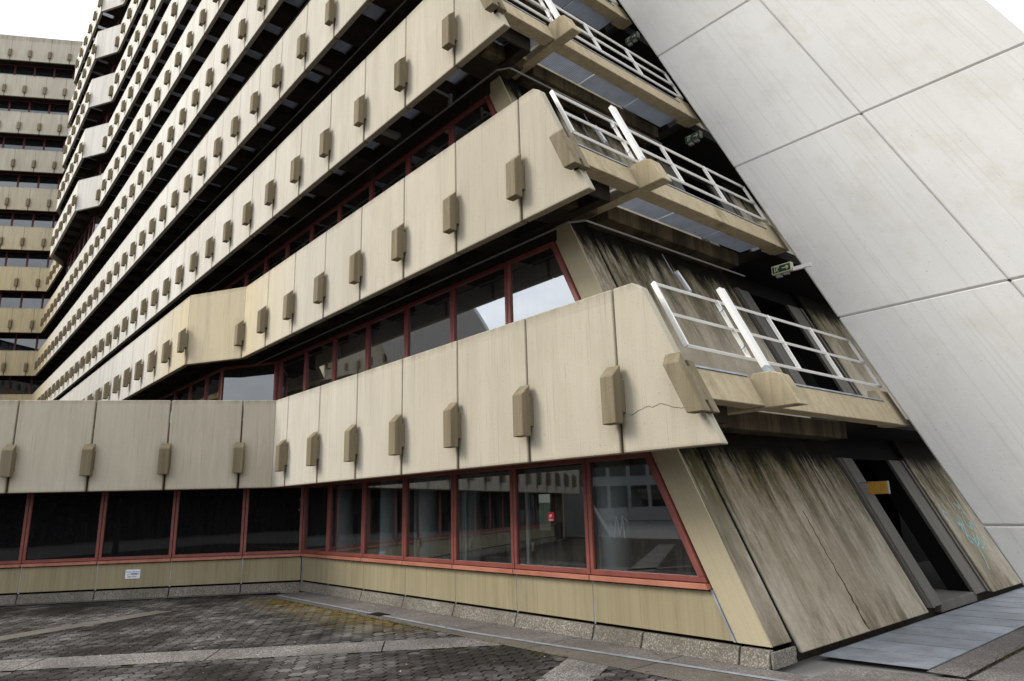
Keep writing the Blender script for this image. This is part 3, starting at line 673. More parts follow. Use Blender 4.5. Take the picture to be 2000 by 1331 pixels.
mb = MB(); mb.prism([WA(-1.2, -.05), WA(LA, -.05), WA(LA, 1.02), WA(-.2, 1.02)], Z0+.36, Z0+.6); mb.build('soffit_slab', M['soffit'], anx)
mb = MB(); mb.prism([WA(-.2, -.12), WA(LA, -.12), WA(LA, -12), WA(-.2, -12)], 3.2, 3.5); mb.build('roof', M['soffit'], anx)
mb = MB(); mb.prism([WA(0, -.12), WA(LA, -.12), WA(LA, 0), WA(0, 0)], 2.65, 3.2); mb.build('window_head_fascia', M['soffit'], anx)
mb = MB(); mb.prism([WA(.0, -.5), WA(LA, -.5), WA(LA, -11), WA(.0, -11)], 0, 3.2); mb.build('inner_core', M['core'], anx)
jw = [0.03]+[1.48+1.69*i for i in range(14)]
for i in range(len(jw)-1):
    a, b = jw[i], jw[i+1]
    window(anx, WA(b, 0), -ANN, ANN_N, b-a, .915, 2.645, M['glass_annex'])
    for nm, z0, z1, bo, mt in (('sill', .835, .905, .085, 'sill'), ('base_panel', .245, .812, .005, 'base')):
        mb = MB(); mb.fr(WC, ANN, ANN_N, a+.008, b-.008, -.05, bo, z0, z1); mb.build(nm, M[mt], anx, .004)
    mb = MB(); P = lambda s, o, z: (*WA(s, o), z)
    mb.hexa([P(a+.012, .10, -.05), P(b-.012, .10, -.05), P(b-.012, -.05, -.05), P(a+.012, -.05, -.05)], [P(a+.012, .025, .20), P(b-.012, .025, .20), P(b-.012, -.05, .20), P(a+.012, -.05, .20)]); mb.build('plinth_block', M['plinth'], anx, .008)
mb = MB()
for s in jw[1:]:
    mb = MB(); mb.fr(WC, ANN, ANN_N, s-.014, s+.014, -.03, -.003, .22, .83); mb.build('joint_strip', M['zinc'], anx)
mb = MB(); mb.fr(WC, ANN, ANN_N, 0, LA, -.12, -.055, 0, .93); mb.build('base_wall', M['black'], anx)
mb = MB(); mb.fr(WC+ANN*25.4, ANN, ANN_N, -.0, .25, -12, -.0, 0, 3.2); mb.build('end_wall', M['beam'], anx)
# =================================================================== FAR WING (left background)
far = thing('distant_wing', (FW.x, FW.y, 0), 'twelve-storey far wing at the left edge with pale concrete bands and red window mullions', 'building')
FL = 12
jt = [.72+1.69*i for i in range(8)]
for k in range(3, 13):
    z0 = zb(k); z1 = z0+(PH if k < 12 else PH+.42)
    cuts = [-1.0 if k > 10 else 0]+jt+[FL+2]
    for c in range(len(cuts)-1):
        s0, s1 = cuts[c]+(.012 if c else 0), cuts[c+1]-.012
        mb = MB(); mb.fr(FC, ANN, ANN_N, s0, s1, -TH, 0, z0, z1); mb.build('parapet_panel', M['far_panel'], far)
    for s in jt:
        mb = MB(); clip_mesh(mb, FC+ANN*s, ANN, ANN_N, z0); mb.build('panel_clip', M['clip'], far)
    mb = MB(); mb.fr(FC, ANN, ANN_N, -.6, FL+2, -1.3, -TH-.003, z0+.36, z0+.74); mb.fr(FC, ANN, ANN_N, -.6, FL+2, -10, -1.3, z0+.74, z0+1.0); mb.build('soffit_slab', M['soffit'], far)
    mb = MB(); mb.fr(FW, ANN, ANN_N, 0, FL+2, -.14, 0, z0+.24, z0+.36); mb.fr(FW, ANN, ANN_N, 0, FL+2, -.14, 0, z0+.74, z0+2.05); mb.build('window_head_fascia', M['soffit'], far)
    if k < 12:
        zz0, zz1 = .915+ST*k, 2.78+ST*k
        cw = [0]+[1.42+1.69*i for i in range(7)]
        for i in range(len(cw)-1):
            a, b = cw[i], cw[i+1]; window(far, FW+ANN*b, -ANN, ANN_N, b-a, zz0, zz1, M['glass_dark'], red='reddark')
mb = MB(); mb.fr(FW, ANN, ANN_N, -3, FL+2, -10, -.5, 0, zb(12)+2); mb.build('inner_core', M['core'], far)
# =================================================================== LEANING SLAB
slb = thing('leaning_slab', (0, 12.7, 0), 'huge pale grey concrete slab leaning to the left at the right edge, divided by fine joints', 'buttress')
xL = lambda z: -5.405-K*(z-5.185)
rows = [-.1, 1.453, 5.185, 8.966, 12.70, 16.44, 20.2, 24.0]
for r in range(len(rows)-1):
    for c in range(2):
        z0, z1 = rows[r]+.004, rows[r+1]-.004; a = .0+c*2.70+(.004 if c else 0); b = 2.70*(c+1)-(.004 if not c else 0)
        mb = MB(); shear(mb, lambda z: xL(z)+a, lambda z: xL(z)+b, 12.70, 12.95, z0, z1); mb.build('slab_panel', M['slab'], slb, .028)
mb = MB(); shear(mb, lambda z: xL(z)+.03, lambda z: xL(z)+5.37, 12.952, 13.5, -.1, 24); mb.build('slab_body', M['slab'], slb)
mb = MB()
mb.build if False else None
# =================================================================== interior seen through the ground-floor glass
for i, x in enumerate((-7.376, -11.05, -12.53, -14.09, -16.2)):
    c = thing('round_column', (x, 8.35, .12), ['thick round grey column behind the end window', 'round grey column behind the third window from the end', 'round grey column deep in the middle of the window row', 'round grey column behind the window next to the corner', 'round grey column behind the corner window'][i], 'column', 'round columns inside the ground floor')
    mb = MB(); mb.tube((x, 8.35, .12), (x, 8.35, 3.28), .24 if i == 0 else .20, 28); o = mb.build('shaft', M['colpaint'], c)
    for p in o.data.polygons: p.use_smooth = len(p.vertices) == 4
for s, (xa, xb) in ((1, (-20, -8.2)), (2, (-14, -10.2))):
    for i in range(int((xb-xa)/2.2)):
        x = xb-.6-i*2.2; mb = MB(); z = 2.57+ST*s+.0
        mb.box(x-.9, x+.9, 9.0, 9.25, z, z+.09)
        for j in range(14): mb.box(x-.85+j*.13, x-.82+j*.13, 8.99, 9.26, z-.03, z)
        mb.build('ceiling_louver', M['offwhite'], blk)
# glowing board in the hall, stands in for an opening onto a graffiti wall
def viewmat():
    n = NT('graffiti_view_board'); v = n.map((3, 1, 3)); sw = n.nd('ShaderNodeTexWave', i_Scale=1.3, i_Distortion=9., i_Detail=2.); n.l.new(v, sw.inputs['Vector'])
    r = n.nd('ShaderNodeMapRange', i_1=.6, i_2=.75); n.l.new(sw.outputs[0], r.inputs[0])
    sp = n.nd('ShaderNodeSeparateXYZ'); n.l.new(n.pos, sp.inputs[0]); tp = n.nd('ShaderNodeMapRange', i_1=2.0, i_2=2.02); n.l.new(sp.outputs[2], tp.inputs[0])
    c = n.mix(r.outputs[0], (.25, .25, .2), (.02, .22, .12)); c = n.mix(tp.outputs[0], c, (.9, .9, .8)); n.fin(c, .6)
    n.l.new(c, n.b.inputs['Emission Color']); n.b.inputs['Emission Strength'].default_value = .35; return n.m  # emission makes the board itself glow in place of outdoor light
o = thing('graffiti_view_board', (-13.33, 12.5, 1.3), 'narrow upright board with green graffiti seen deep behind a ground-floor window', 'board')  # added glowing stand-in for an opening onto an outside graffiti wall
mb = MB(); mb.box(-13.56, -13.11, 12.5, 12.54, 1.32, 2.22); mb.build('board', viewmat(), o)
mb = MB(); mb.box(-13.62, -13.56, 12.47, 12.56, .12, 2.3); mb.box(-13.11, -13.05, 12.47, 12.56, .12, 2.3); mb.build('frame', M['core'], o)
# =================================================================== signs and lamps
def text(name, body, size, mat, parent, loc, rot, shear_=0, bold=0):
    cu = bpy.data.curves.new(name, 'FONT'); cu.body = body; cu.size = size; cu.align_x = 'CENTER'; cu.align_y = 'CENTER'; cu.extrude = .0006; cu.offset = bold; cu.shear = shear_
    o = bpy.data.objects.new(name, cu); COL.objects.link(o); dg = bpy.context.evaluated_depsgraph_get(); me = bpy.data.meshes.new_from_object(o.evaluated_get(dg)); me.name = name
    COL.objects.unlink(o); bpy.data.objects.remove(o)
    q = bpy.data.objects.new(name, me); COL.objects.link(q); q.data.materials.clear(); q.data.materials.append(mat); q.parent = parent; q.location = loc; q.rotation_euler = rot; return q
M['signwhite'] = NT('sign_white').fin((.78, .80, .86), .35); M['ink'] = NT('black_ink').fin((.015, .015, .02), .5); M['blueink'] = NT('blue_ink').fin((.05, .08, .3), .5)
sg = bpy.data.objects.new('video_sign', None); COL.objects.link(sg); c = WA(4.04, .012); sg.location = (c.x, c.y, .565); sg.rotation_euler = (0, 0, math.radians(60)); tag(sg, 'small white enamel notice about video surveillance on the olive wall under the black windows', 'sign')
mb = MB(); mb.box(-.17, .17, -.008, 0, -.108, .108); o = mb.build('plate', M['signwhite'], None, .004); o.parent = sg
mb = MB()
for sx in (-1, 1):
    for sz in (-1, 1): mb.tube((sx*.155, -.007, sz*.093), (sx*.155, -.012, sz*.093), .006, 8)
o = mb.build('screw', M['zinc'], None); o.parent = sg
R90 = (math.pi/2, 0, 0)
text('lettering', 'Dieser Bereich', .050, M['blueink'], sg, (0, -.0095, .055), R90, .25)
text('lettering', 'wird', .040, M['ink'], sg, (-.092, -.0095, -.005), R90)
text('lettering', 'VIDEO', .062, M['ink'], sg, (.045, -.0095, .0), R90, 0, .0022)
text('lettering', 'überwacht !', .046, M['ink'], sg, (0, -.0095, -.060), R90, 0, .0008)
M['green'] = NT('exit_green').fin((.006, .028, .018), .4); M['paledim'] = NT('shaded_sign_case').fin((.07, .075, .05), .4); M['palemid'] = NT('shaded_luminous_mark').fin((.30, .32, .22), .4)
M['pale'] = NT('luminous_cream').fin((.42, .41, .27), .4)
elab = ['green exit sign with running figure and arrow hanging over the lowest balcony', 'green exit sign hanging over the second balcony up', 'green exit sign in shadow near the top beside the leaning slab']
for k in range(3):
    x, y, z = -6.05-K*ST*k-.0, 12.06, 6.205+ST*k
    if k: x, y = (-7.84+.0 if k == 1 else -9.6), 12.3
    if k == 1: z = 9.88
    if k == 2: x, y, z = -9.46, 12.5, 13.50
    e = thing('exit_sign', (x, y, z), elab[k], 'sign', 'exit signs over the balconies'); b = Vector((x, y, z))
    mb = MB(); mb.box(x-.2, x+.2, y, y+.10, z-.085, z+.085); mb.build('case', M['pale'] if k == 0 else M['paledim'], e, .008)
    mb = MB(); mb.box(x-.18, x+.18, y-.004, y, z-.065, z+.065); mb.build('face', M['green'], e)
    mb = MB(); yy = y-.007
    mb.bar((x+.02, yy, z), (x+.13, yy, z), .004, .018); mb.bar((x+.10, yy, z+.035), (x+.145, yy, z), .004, .018); mb.bar((x+.10, yy, z-.035), (x+.145, yy, z), .004, .018); mb.build('arrow', M['pale'] if k == 0 else M['palemid'], e)
    mb = MB()
    mb.tube((x-.075, yy-.002, z+.043), (x-.075, yy+.002, z+.043), .011, 10)
    for p, q in (((-.08, .03), (-.09, -.005)), ((-.08, .025), (-.055, .015)), ((-.08, .025), (-.11, .01)), ((-.09, -.005), (-.065, -.02)), ((-.065, -.02), (-.07, -.05)), ((-.09, -.005), (-.10, -.035)), ((-.10, -.035), (-.125, -.04)), ((-.13, .055), (-.13, -.055)), ((-.13, .055), (-.045, .055)), ((-.045, .055), (-.045, .02))):
        mb.bar((x+p[0], yy, z+p[1]), (x+q[0], yy, z+q[1]), .004, .011)
    mb.build('running_figure', M['pale'] if k == 0 else M['palemid'], e)
    mb = MB(); mb.box(x-.13, x-.03, y+.02, y+.09, z-.15, z-.087); mb.box(x+.02, x+.12, y+.02, y+.09, z-.13, z-.087); mb.build('bracket', M['pipe'], e)
    if k == 0: mb = MB(); mb.bar((x+.21, y+.06, z-.06), (x+.55, y+.06, z-.06), .05, .07); mb.build('cable_tray', M['offwhite'], e)
def rusty():
    n = NT('rusted_orange_sign'); a = n.noise(n.map((6, 6, 6)), 1, 5, .7, .4, .6); b = n.noise(n.map((30, 30, 6)), 1, 4, .6, .45, .65)
    c = n.mix(a, (.55, .25, .03), (.30, .32, .03)); c = n.mix(n.math('MULTIPLY', b, .5), c, (.25, .06, .02)); return n.fin(c, .6)
s = thing('door_sign', (-5.30, 13.1, 2.09), 'weathered orange and green sign box beside the dark doorway', 'sign')
mb = MB(); mb.box(-5.468, -5.14, 13.1, 13.105, 1.98, 2.19); mb.build('face', rusty(), s)
mb = MB(); mb.box(-5.475, -5.133, 13.106, 13.19, 1.973, 2.197); mb.build('case', M['pipe'], s, .005)
mb = MB(); mb.bar((-5.475, 13.15, 2.18), (-5.75, 13.15, 2.18), .02); mb.build('arm', M['pipe'], s)
st = thing('warning_sticker', (-8.357, 7.955, 1.76), 'small red sticker with a white camera on the second window from the raked end', 'sticker')
M['stred'] = NT('sticker_red').fin((.55, .02, .04), .4)
mb = MB(); mb.box(-8.43, -8.285, 7.957, 7.961, 1.69, 1.83); mb.build('sheet', M['stred'], st)
mb = MB(); mb.bar((-8.39, 7.954, 1.768), (-8.335, 7.954, 1.782), .003, .032); mb.bar((-8.365, 7.954, 1.768), (-8.375, 7.954, 1.735), .003, .014); mb.bar((-8.40, 7.954, 1.708), (-8.315, 7.954, 1.708), .003, .010); mb.build('symbol', M['signwhite'], st)
def lamp(x, y, z, label):
    t = thing('wall_lamp', (x, y, z), label, 'lamp', 'tube lamps on the end wall')
    d = Vector((.12, .10, -.30)).normalized(); c = Vector((x, y, z))
    mb = MB(); mb.bar(c-d*.24, c+d*.24, .11, .09); mb.build('housing', M['lamp'], t, .015)
    mb = MB(); mb.tube(c-d*.2+Vector((.05, -.04, 0)), c+d*.2+Vector((.05, -.04, 0)), .022, 8); mb.build('tube', M['signwhite'], t)
    mb = MB(); mb.tube(c-d*.1+Vector((-.05, -.05, 0)), c+Vector((-.33, -.1, .62)), .010, 6); mb.build('conduit', M['zinc'], t)
lamp(-6.96, 10.15, 5.80, 'small clear tube lamp hung beside the streaked wall behind the lowest railing')
lamp(-6.96-K*ST, 10.15, 5.80+ST, 'small clear tube lamp hung behind the second railing up')
for i, (x, k, lb) in enumerate(((-12.55, 3, 'grey box lamp under the third parapet band, above the raked window'), (-16.3, 4, 'grey box lamp under the fourth parapet band'))):
    t = thing('soffit_lamp', (x, 7.1, zb(k)+.25), lb, 'lamp', 'box lamps under the parapets')
    mb = MB(); mb.box(x-.10, x+.10, 7.0, 7.55, zb(k)+.24, zb(k)+.355); mb.build('diffuser', M['pipe'], t, .02)
# graffiti tag, scratch and crack -------------------------------------------
M['cyan'] = NT('cyan_spray').fin((.18, .42, .41), .6)
def strokes(name, mat, parent, pf, polys, w, up):
    mb = MB()
    for pl in polys:
        for a, b in zip(pl[:-1], pl[1:]): mb.bar(pf(*a), pf(*b), w, .003, up=up)
    return mb.build(name, mat, parent)
pf = lambda y, z: (xw(z)+.005, y, z)
G = [[(16.05, 1.37), (16.02, 1.52), (16.10, 1.62), (16.22, 1.55)], [(16.4, 1.42), (16.5, 1.30), (16.58, 1.38), (16.62, 1.22), (16.55, 1.12), (16.48, 1.2), (16.6, 1.32), (16.75, 1.3), (16.8, 1.42), (16.72, 1.5)], [(17.0, 1.75), (17.15, 1.62), (17.2, 1.72)], [(17.0, 1.48), (16.9, 1.32), (17.05, 1.2), (17.15, 1.35), (17.3, 1.25), (17.35, 1.4)],
     [(16.45, 1.02), (16.55, .95), (16.62, 1.08), (16.52, 1.12), (16.45, 1.02)], [(16.9, 1.15), (16.82, 1.0), (16.7, 1.05), (16.78, .9), (16.95, .98), (17.05, 1.1), (17.02, .86), (16.88, .84)], [(16.8, 1.02), (16.72, .85), (16.6, .62), (16.5, .47)], [(17.15, 1.02), (17.1, .88), (17.25, .95)], [(17.2, 1.55), (17.32, 1.5)]]
tag(strokes('graffiti_tag', M['cyan'], blk, pf, G, .030, (1, 0, K)))
M['scratch'] = NT('pale_scratch').fin((.27, .29, .31), .6)
q = lambda x, z: (x, 7.955, z)
strokes('window_scratch', M['scratch'], blk, q, [[(-7.02, 1.45), (-6.99, 1.62), (-6.96, 1.76), (-6.93, 1.60), (-6.91, 1.48), (-6.87, 1.64), (-6.85, 1.78), (-6.83, 1.60), (-6.82, 1.44)], [(-6.85, 1.76), (-6.80, 1.72), (-6.74, 1.66)]], .006, (0, 1, 0))
pts = []; x = -5.62; z = 3.03
while x < -4.72: pts.append((x, z)); x += random.uniform(.03, .06); z += random.uniform(-.022, .028)
strokes('hairline_crack', M['soffit'], blk, lambda x, z: (x, D-.001, z), [pts], .005, (0, 1, 0))
# =================================================================== GROUND
def sheet(name, polys, z, mat, **kw):
    mb = MB()
    for p in polys: mb.add([(a, b, z) for a, b in p], [tuple(range(len(p)))])
    return tag(mb.build(name, mat), **kw)
sheet('ground', [[(-600, -600), (600, -600), (600, 600), (-600, 600)]], -.06, M['asphalt'], kind='structure')
sheet('paving_bed', [[(-34, -16), (6, -16), (6, 6.9), (-34, 6.9)]], -.012, M['joint'], kind='structure')
# aggregate bands across the pavers
def bandpoly(p, d, w, L): d = Vector(d).normalized(); n = Vector((d.y, -d.x)); p = Vector(p); return [p, p+d*L, p+d*L+n*w, p+n*w]
bands = [bandpoly((-8.53, 7.8), (-3.68, -5.5), -.80, 23), bandpoly((-16.75, 4.3), (1.24, -2.73), -.5, 17), bandpoly((-7.24, 7.4), (.5, -.95), -.62, 20), bandpoly((-16.75, 4.3), (-.2, .5), -.5, .1)]
def inpoly(x, y, P):
    c = False; n = len(P)
    for i in range(n):
        a, b = P[i], P[(i+1) % n]
        if (a[1] > y) != (b[1] > y) and x < (b[0]-a[0])*(y-a[1])/(b[1]-a[1])+a[0]: c = not c
    return c
mbb = MB()
for bi, bp in enumerate(bands[:3]):
    if bi == 1: continue
    d = (bp[1]-bp[0]); L = d.length; d = d/L; w = bp[3]-bp[0]; s = 0
    while s < L:
        e = min(L, s+2.4); a = bp[0]+d*(s+.01); b = bp[0]+d*(e-.01)
        mbb.add([(*a, .0005), (*b, .0005), (*(b+w), .0005), (*(a+w), .0005)], [(0, 1, 2, 3)]); s = e
tag(mbb.build('aggregate_band', M['bandrough']), kind='structure')
sheet('aggregate_band', [bands[1]], .0005, M['edge'], kind='structure')
mb = MB(); r = .104; n_ = 0
a1 = Vector((1.5*r*1.06, math.sqrt(3)/2*r*1.06)); a2 = Vector((0, math.sqrt(3)*r*1.06))
for i in range(-225, 35):
    for j in range(-300, 300):
        c = a1*i+a2*j
        if not (-24 < c.x < -1.0 and -7 < c.y < 6.90): continue
        if (c-WC).dot(ANN_N) < .5: continue
        pr = proj((c.x, c.y, 0))
        if pr is None or not (-500 < pr[0] < 2400 and pr[1] < 2400): continue
        if any(inpoly(c.x, c.y, bp) for bp in bands[:3]): continue
        h = random.uniform(-.004, .003)-(.008 if random.random() < .05 else 0); tx, ty = random.uniform(-.018, .018), random.uniform(-.018, .018); tone = random.random()**1.3
        ring = [(math.cos(math.pi/3*k), math.sin(math.pi/3*k)) for k in range(6)]
        top = [(c.x+u*(r-.012), c.y+v*(r-.012), h+u*r*tx+v*r*ty) for u, v in ring]; mid = [(c.x+u*(r-.003), c.y+v*(r-.003), h-.006+u*r*tx+v*r*ty) for u, v in ring]
        n = len(mb.v); mb.v += top+mid; mb.f.append(tuple(n+k for k in range(6))); mb.c.append(tone)
        for k in range(6): mb.f.append((n+k, n+6+k, n+6+(k+1) % 6, n+(k+1) % 6)); mb.c.append(tone*.6)
tag(mb.build('hexagon_paving', M['paver']), kind='structure')
# border strips along the walls
cell = [-17.745+.9]+[-14.9+1.9*i for i in range(0, 6)]+[-3.5, -1.5, 2]
mb = MB(); mc = MB()
bx = [-17.3, -15.4, -13.5, -11.6, -9.7, -7.8, -5.9, -4.2]
def yc(x): return 7.08 if x < -9.5 else 7.08+(x+9.5)*.085
for a, b in zip(bx[:-1], bx[1:]):
    mb.add([(a+.008, yc(a)+.05, .004), (b-.008, yc(b)+.05, .004), (b-.008, 7.90, .004), (a+.008, 7.90, .004)], [(0, 1, 2, 3)])
    mc.add([(a+.008, 6.80, .004), (b-.008, 6.80, .004), (b-.008, yc(b)-.05, .004), (a+.008, yc(a)-.05, .004)], [(0, 1, 2, 3)])
mb.add([(-4.185, 7.58, .004), (-2.6, 7.7, .004), (-2.6, 8.95, .004), (-4.185, 8.6, .004)], [(0, 1, 2, 3)])
mb.add([(-3.40, 8.97, .004), (-3.02, 8.97, .004), (-3.02, 20, .004), (-3.40, 20, .004)], [(0, 1, 2, 3)])
mb.add([(-2.96, 8.0, .004), (3.5, 8.0, .004), (3.5, 12.6, .004), (-2.96, 12.6, .004)], [(0, 1, 2, 3)])
tag(mb.build('wall_border_paving', M['band']), kind='structure'); 
mc.add([(-4.18, 6.8, .004), (3.5, 6.8, .004), (3.5, 7.95, .004), (-4.18, 7.5, .004)], [(0, 1, 2, 3)])
tag(mc.build('edge_paving', M['edge']), kind='structure')
mb = MB(); e = [WA(0.5, .10), WA(25, .10), WA(25, .36), WA(.5, .36)]; mb.add([(*p, .004) for p in e], [(0, 1, 2, 3)]); tag(mb.build('wall_border_paving', M['edge']), kind='structure')
ch = thing('drain_channel', (-10, 7.08, 0), 'thin blue-grey metal drain channel let into the paving along the foot of both walls', 'drain')
mb = MB(); mb.add([(-17.1, yc(-17)-.045, .009), (-9.5, yc(-9.5)-.045, .009), (-4.1, yc(-4.1)-.045, .009), (-4.1, yc(-4.1)+.045, .009), (-9.5, yc(-9.5)+.045, .009), (-17.1, yc(-17)+.045, .009)], [(0, 1, 2, 3, 4, 5)]); mb.build('channel_cover', M['zinc'], ch)
mb = MB(); mb.add([(*p, .009) for p in (WA(.5, .365), WA(25, .365), WA(25, .42), WA(.5, .42))], [(0, 1, 2, 3)]); mb.build('channel_cover', M['zinc'], ch)
mb = MB(); mb.box(-12.55, -12.1, 6.98, 7.24, .0, .012); o = mb.build('gully_grate', M['core'], ch)
fp = thing('floor_plates', (-4.0, 12, 0), 'blue-grey steel floor plates laid along the foot of the streaked end wall', 'floor plates')
y = 8.98; i = 0
while y < 20:
    mb = MB(); xa = -4.64; y += .008; mb.hexa([(xa, y+.006, 0), (-3.42, y+.006+.12, 0), (-3.42, y+.69+.12, 0), (xa, y+.69, 0)], [(xa, y+.006, .012), (-3.42, y+.006+.12, .012), (-3.42, y+.676+.12, .012), (xa, y+.676, .012)]); mb.build('plate', M['plate'], fp); y += .70
# litter
mb = MB()
for i in range(420):
    x, y = random.uniform(-16, -4.5), random.uniform(1, 7.8)
    if (V2(x, y)-WC).dot(ANN_N) < .5: continue
    s = random.uniform(.008, .022); a = random.uniform(0, 6.3); ca, sa = math.cos(a)*s, math.sin(a)*s
    mb.add([(x+ca, y+sa, .012), (x-sa, y+ca, .014+s*.3), (x-ca, y-sa, .012), (x+sa*.6, y-ca*.6, .012+s*.5)], [(0, 1, 2), (0, 2, 3)])
def leafm():
    n = NT('dry_leaf_litter'); w = n.nd('ShaderNodeTexWhiteNoise'); f = n.nd('ShaderNodeVectorMath', operation='FLOOR'); n.l.new(n.map((14, 14, 0)), f.inputs[0]); n.l.new(f.outputs[0], w.inputs[0])
    r = n.nd('ShaderNodeMapRange', i_1=.75, i_2=.8); n.l.new(w.outputs[0], r.inputs[0]); return n.fin(n.mix(r.outputs[0], (.06, .03, .015), (.55, .42, .34)), .8)
tag(mb.build('leaf_litter', leafm()), 'scattered leaf scraps and crumbs lying on the dark hexagonal pavers', 'litter', kind='stuff')
mb = MB()
for i in range(420):
    t = random.random(); e = random.random()
    if e < .55: x = -16.6+6.6*t; y = 6.80+random.gauss(0, .035)
    elif e < .8: x = -8.9+2*t; y = 6.82-1.2*(1-t)*random.random()
    else: x = -3.0+random.gauss(0, .03); y = 8.2+t*3
    for j in range(5):
        a = random.uniform(0, 6.28); h = random.uniform(.008, .035); dx, dy = math.cos(a)*.012, math.sin(a)*.012; px, py = x+random.gauss(0, .02), y+random.gauss(0, .02)
        mb.add([(px-dy*.25, py+dx*.25, .002), (px+dy*.25, py-dx*.25, .002), (px+dx, py+dy, .004+h)], [(0, 1, 2)])
tag(mb.build('joint_moss', NT('moss_tufts').fin((.085, .075, .015), .9)), 'small tufts of moss and dry grass growing in the paving joints', 'moss', kind='stuff')
# =================================================================== what the windows mirror: a block and trees across the yard
opp = thing('opposite_block', (-48, -52, 0), 'grey block with a grid of windows across the yard, mirrored in the end window', 'building')
d = Vector((.8, -.6)); n = Vector((.6, .8)); o = V2(-70, -34)
mb = MB(); mb.fr(o, d, n, 0, 62, -12, 0, 0, 15); mb.build('wall', M['greypaint'], opp)
mb = MB()
for i in range(26):
    for j in range(4): mb.fr(o, d, n, 1+i*2.3, 2.9+i*2.3, 0, .05, 1.5+j*3.5, 3.9+j*3.5)
mb.build('window', M['glass_dark'], opp)
opw = thing('opposite_wing', (-50, -14, 0), 'banded wing with a leaning end slab, mirrored in the first-floor windows', 'building')
o = V2(-40.0, -15.3); d = Vector((-.985, .17)); n = Vector((.17, .985))
mb = MB(); mb.fr(o, d, n, 7.5, 46, -4, -1.3, 0, 21.5); mb.build('wall', M['shadeblack'], opw)
for k in range(1, 6):
    mb = MB(); mb.fr(o, d, n, 1.5, 46, -1.2, 0, zb(k), zb(k)+PH); mb.build('parapet', M['far_panel'], opw)
    for i in range(24):
        mb = MB(); clip_mesh(mb, o+d*(2+1.75*i), d, n, zb(k)); mb.build('panel_clip', M['clip'], opw)
    mb = MB(); mb.fr(o, d, n, 1.8, 46, -1.3, -1.25, zb(k)+PH, zb(k)+ST); mb.build('window_strip', M['glass_dark'], opw)
mb = MB(); P = lambda a, b, z: (o.x+d.x*a+n.x*b, o.y+d.y*a+n.y*b, z)
mb.hexa([P(-11.2, .5, 0), P(1.5, .5, 0), P(1.5, .9, 0), P(-11.2, .9, 0)], [P(4.5, .5, 24), P(15, .5, 24), P(15, .9, 24), P(4.5, .9, 24)]); mb.build('end_slab', M['greypaint'], opw)
def bark(): return NT('dark_bark').fin((.035, .028, .02), .9)
BK = bark(); LF = NT('dark_evergreen').fin((.018, .024, .012), .9)
random.seed(3)
hb = MB()
for i in range(16000):
    t = random.random(); x = -30+t*75; y = -34-random.random()*5+ (t-.5)*8; z = random.random()**1.2*(5.6+1.2*math.sin(t*23)+.8*math.sin(t*61)); s = random.uniform(.12, .34)
    a = Vector((random.gauss(0, 1), random.gauss(0, 1), random.gauss(0, 1))).normalized()*s; b = a.orthogonal().normalized()*s; c = Vector((x, y, z)); hb.add([c-a, c+b, c+a, c-b], [(0, 1, 2, 3)])
hb.box(-32, 46, -40.5, -39, 0, 5.5)
tag(hb.build('hedge', LF), 'long dark hedge across the yard behind the viewer', 'hedge', kind='stuff')
def branch(mb, p, d, L, r, depth):
    q = p+d*L; mb.tube(p, q, r, 6, r*.65)
    if depth == 0: return
    for _ in range(3):
        nd = (d+Vector((random.gauss(0, .5), random.gauss(0, .5), random.gauss(.15, .3)))).normalized(); branch(mb, q if random.random() < .6 else p+d*L*.7, nd, L*.72, r*.6, depth-1)
tl = ['bare winter tree across the yard, nearest the low annex', 'bare winter tree across the yard, in the middle of three', 'bare winter tree across the yard, farthest right of three']
for i, (x, y) in enumerate(((-4, -14), (6, -20), (-13, -22))):
    t = thing('bare_tree', (x, y, 0), tl[i], 'tree', 'bare trees across the yard')
    mb = MB(); mb.tube((x, y, -.05), (x, y, 2.0), .16, 8, .12); mb.build('trunk', BK, t)
    mb = MB(); branch(mb, Vector((x, y, 1.95)), Vector((0, 0, 1)), 1.6, .11, 5); mb.build('crown', BK, t)
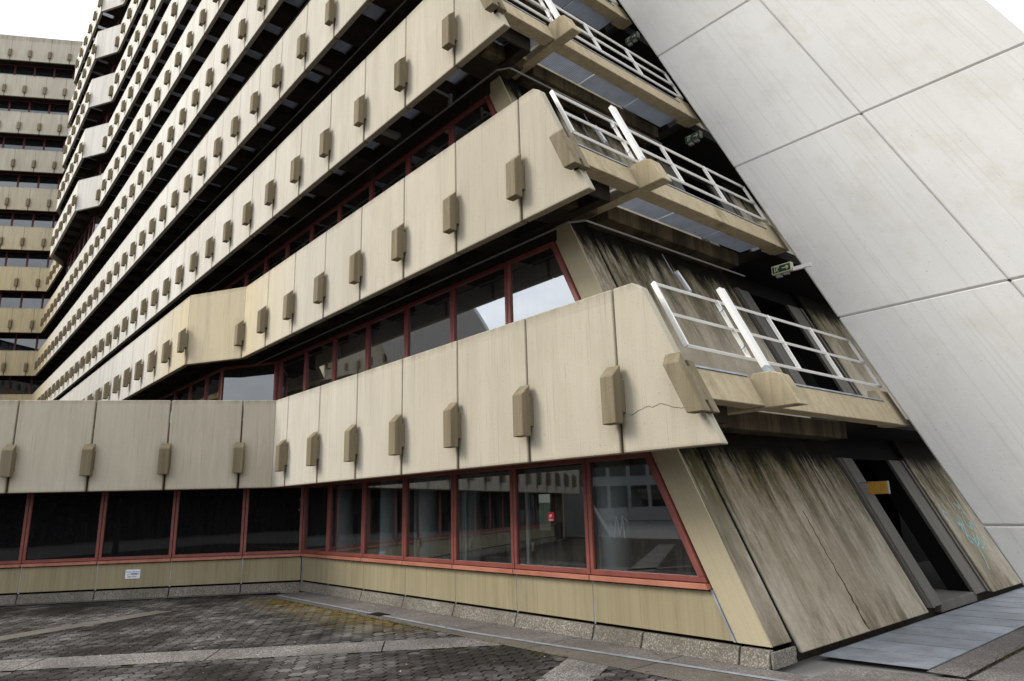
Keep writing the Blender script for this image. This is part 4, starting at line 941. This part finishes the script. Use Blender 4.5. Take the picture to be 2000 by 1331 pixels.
# =================================================================== LIGHT, SKY, CAMERA
w = bpy.data.worlds.new('World'); sc.world = w; w.use_nodes = True; t = w.node_tree; N = t.nodes; Lk = t.links; N.clear()
SUN_DIR = Vector((-.50, -.62, .62)).normalized()                  # towards the sun
el = math.asin(SUN_DIR.z); rot = math.atan2(SUN_DIR.x, SUN_DIR.y)
out = N.new('ShaderNodeOutputWorld'); bg = N.new('ShaderNodeBackground'); sky = N.new('ShaderNodeTexSky'); sky.sky_type = 'NISHITA'; sky.sun_disc = False; sky.sun_elevation = el; sky.sun_rotation = rot
bg.inputs[1].default_value = .14; Lk.new(sky.outputs[0], bg.inputs[0])
bg2 = N.new('ShaderNodeBackground'); bg2.inputs[0].default_value = (.97, .985, 1, 1); bg2.inputs[1].default_value = 1.75
tc = N.new('ShaderNodeTexCoord'); nz = N.new('ShaderNodeTexNoise'); nz.inputs['Scale'].default_value = 4.5; nz.inputs['Detail'].default_value = 7; nz.inputs['Roughness'].default_value = .55
mp = N.new('ShaderNodeMapping'); mp.inputs['Scale'].default_value = (1, 1, 2.2); mp.inputs['Location'].default_value = (3.1, .4, .2); Lk.new(tc.outputs['Generated'], mp.inputs[0]); Lk.new(mp.outputs[0], nz.inputs['Vector'])
rm = N.new('ShaderNodeMapRange'); rm.inputs[1].default_value = .40; rm.inputs[2].default_value = .56; rm.inputs[3].default_value = .50; Lk.new(nz.outputs[0], rm.inputs[0])
mx = N.new('ShaderNodeMixShader'); Lk.new(rm.outputs[0], mx.inputs[0]); Lk.new(bg.outputs[0], mx.inputs[1]); Lk.new(bg2.outputs[0], mx.inputs[2]); Lk.new(mx.outputs[0], out.inputs[0])
sl = bpy.data.lights.new('sun', 'SUN'); sl.energy = 3.15; sl.angle = math.radians(24); sl.color = (1, .95, .85); so = bpy.data.objects.new('sun', sl); COL.objects.link(so); so.rotation_euler = SUN_DIR.to_track_quat('Z', 'Y').to_euler(); so.location = (0, -20, 40)
cam = bpy.data.cameras.new('camera'); co = bpy.data.objects.new('camera', cam); COL.objects.link(co); sc.camera = co
cam.sensor_width = 36; cam.sensor_fit = 'HORIZONTAL'; cam.lens = FPX*36/2000; cam.clip_start = .1; cam.clip_end = 2000
mw = Matrix((CR, CU, -CF)).transposed().to_4x4(); mw.translation = (0, 0, H); co.matrix_world = mw
sc.view_settings.view_transform = 'Standard'; sc.view_settings.look = 'None'; sc.view_settings.exposure = 0
sc.cycles.max_bounces = 6; sc.cycles.diffuse_bounces = 3; sc.cycles.glossy_bounces = 3; sc.cycles.transparent_max_bounces = 8
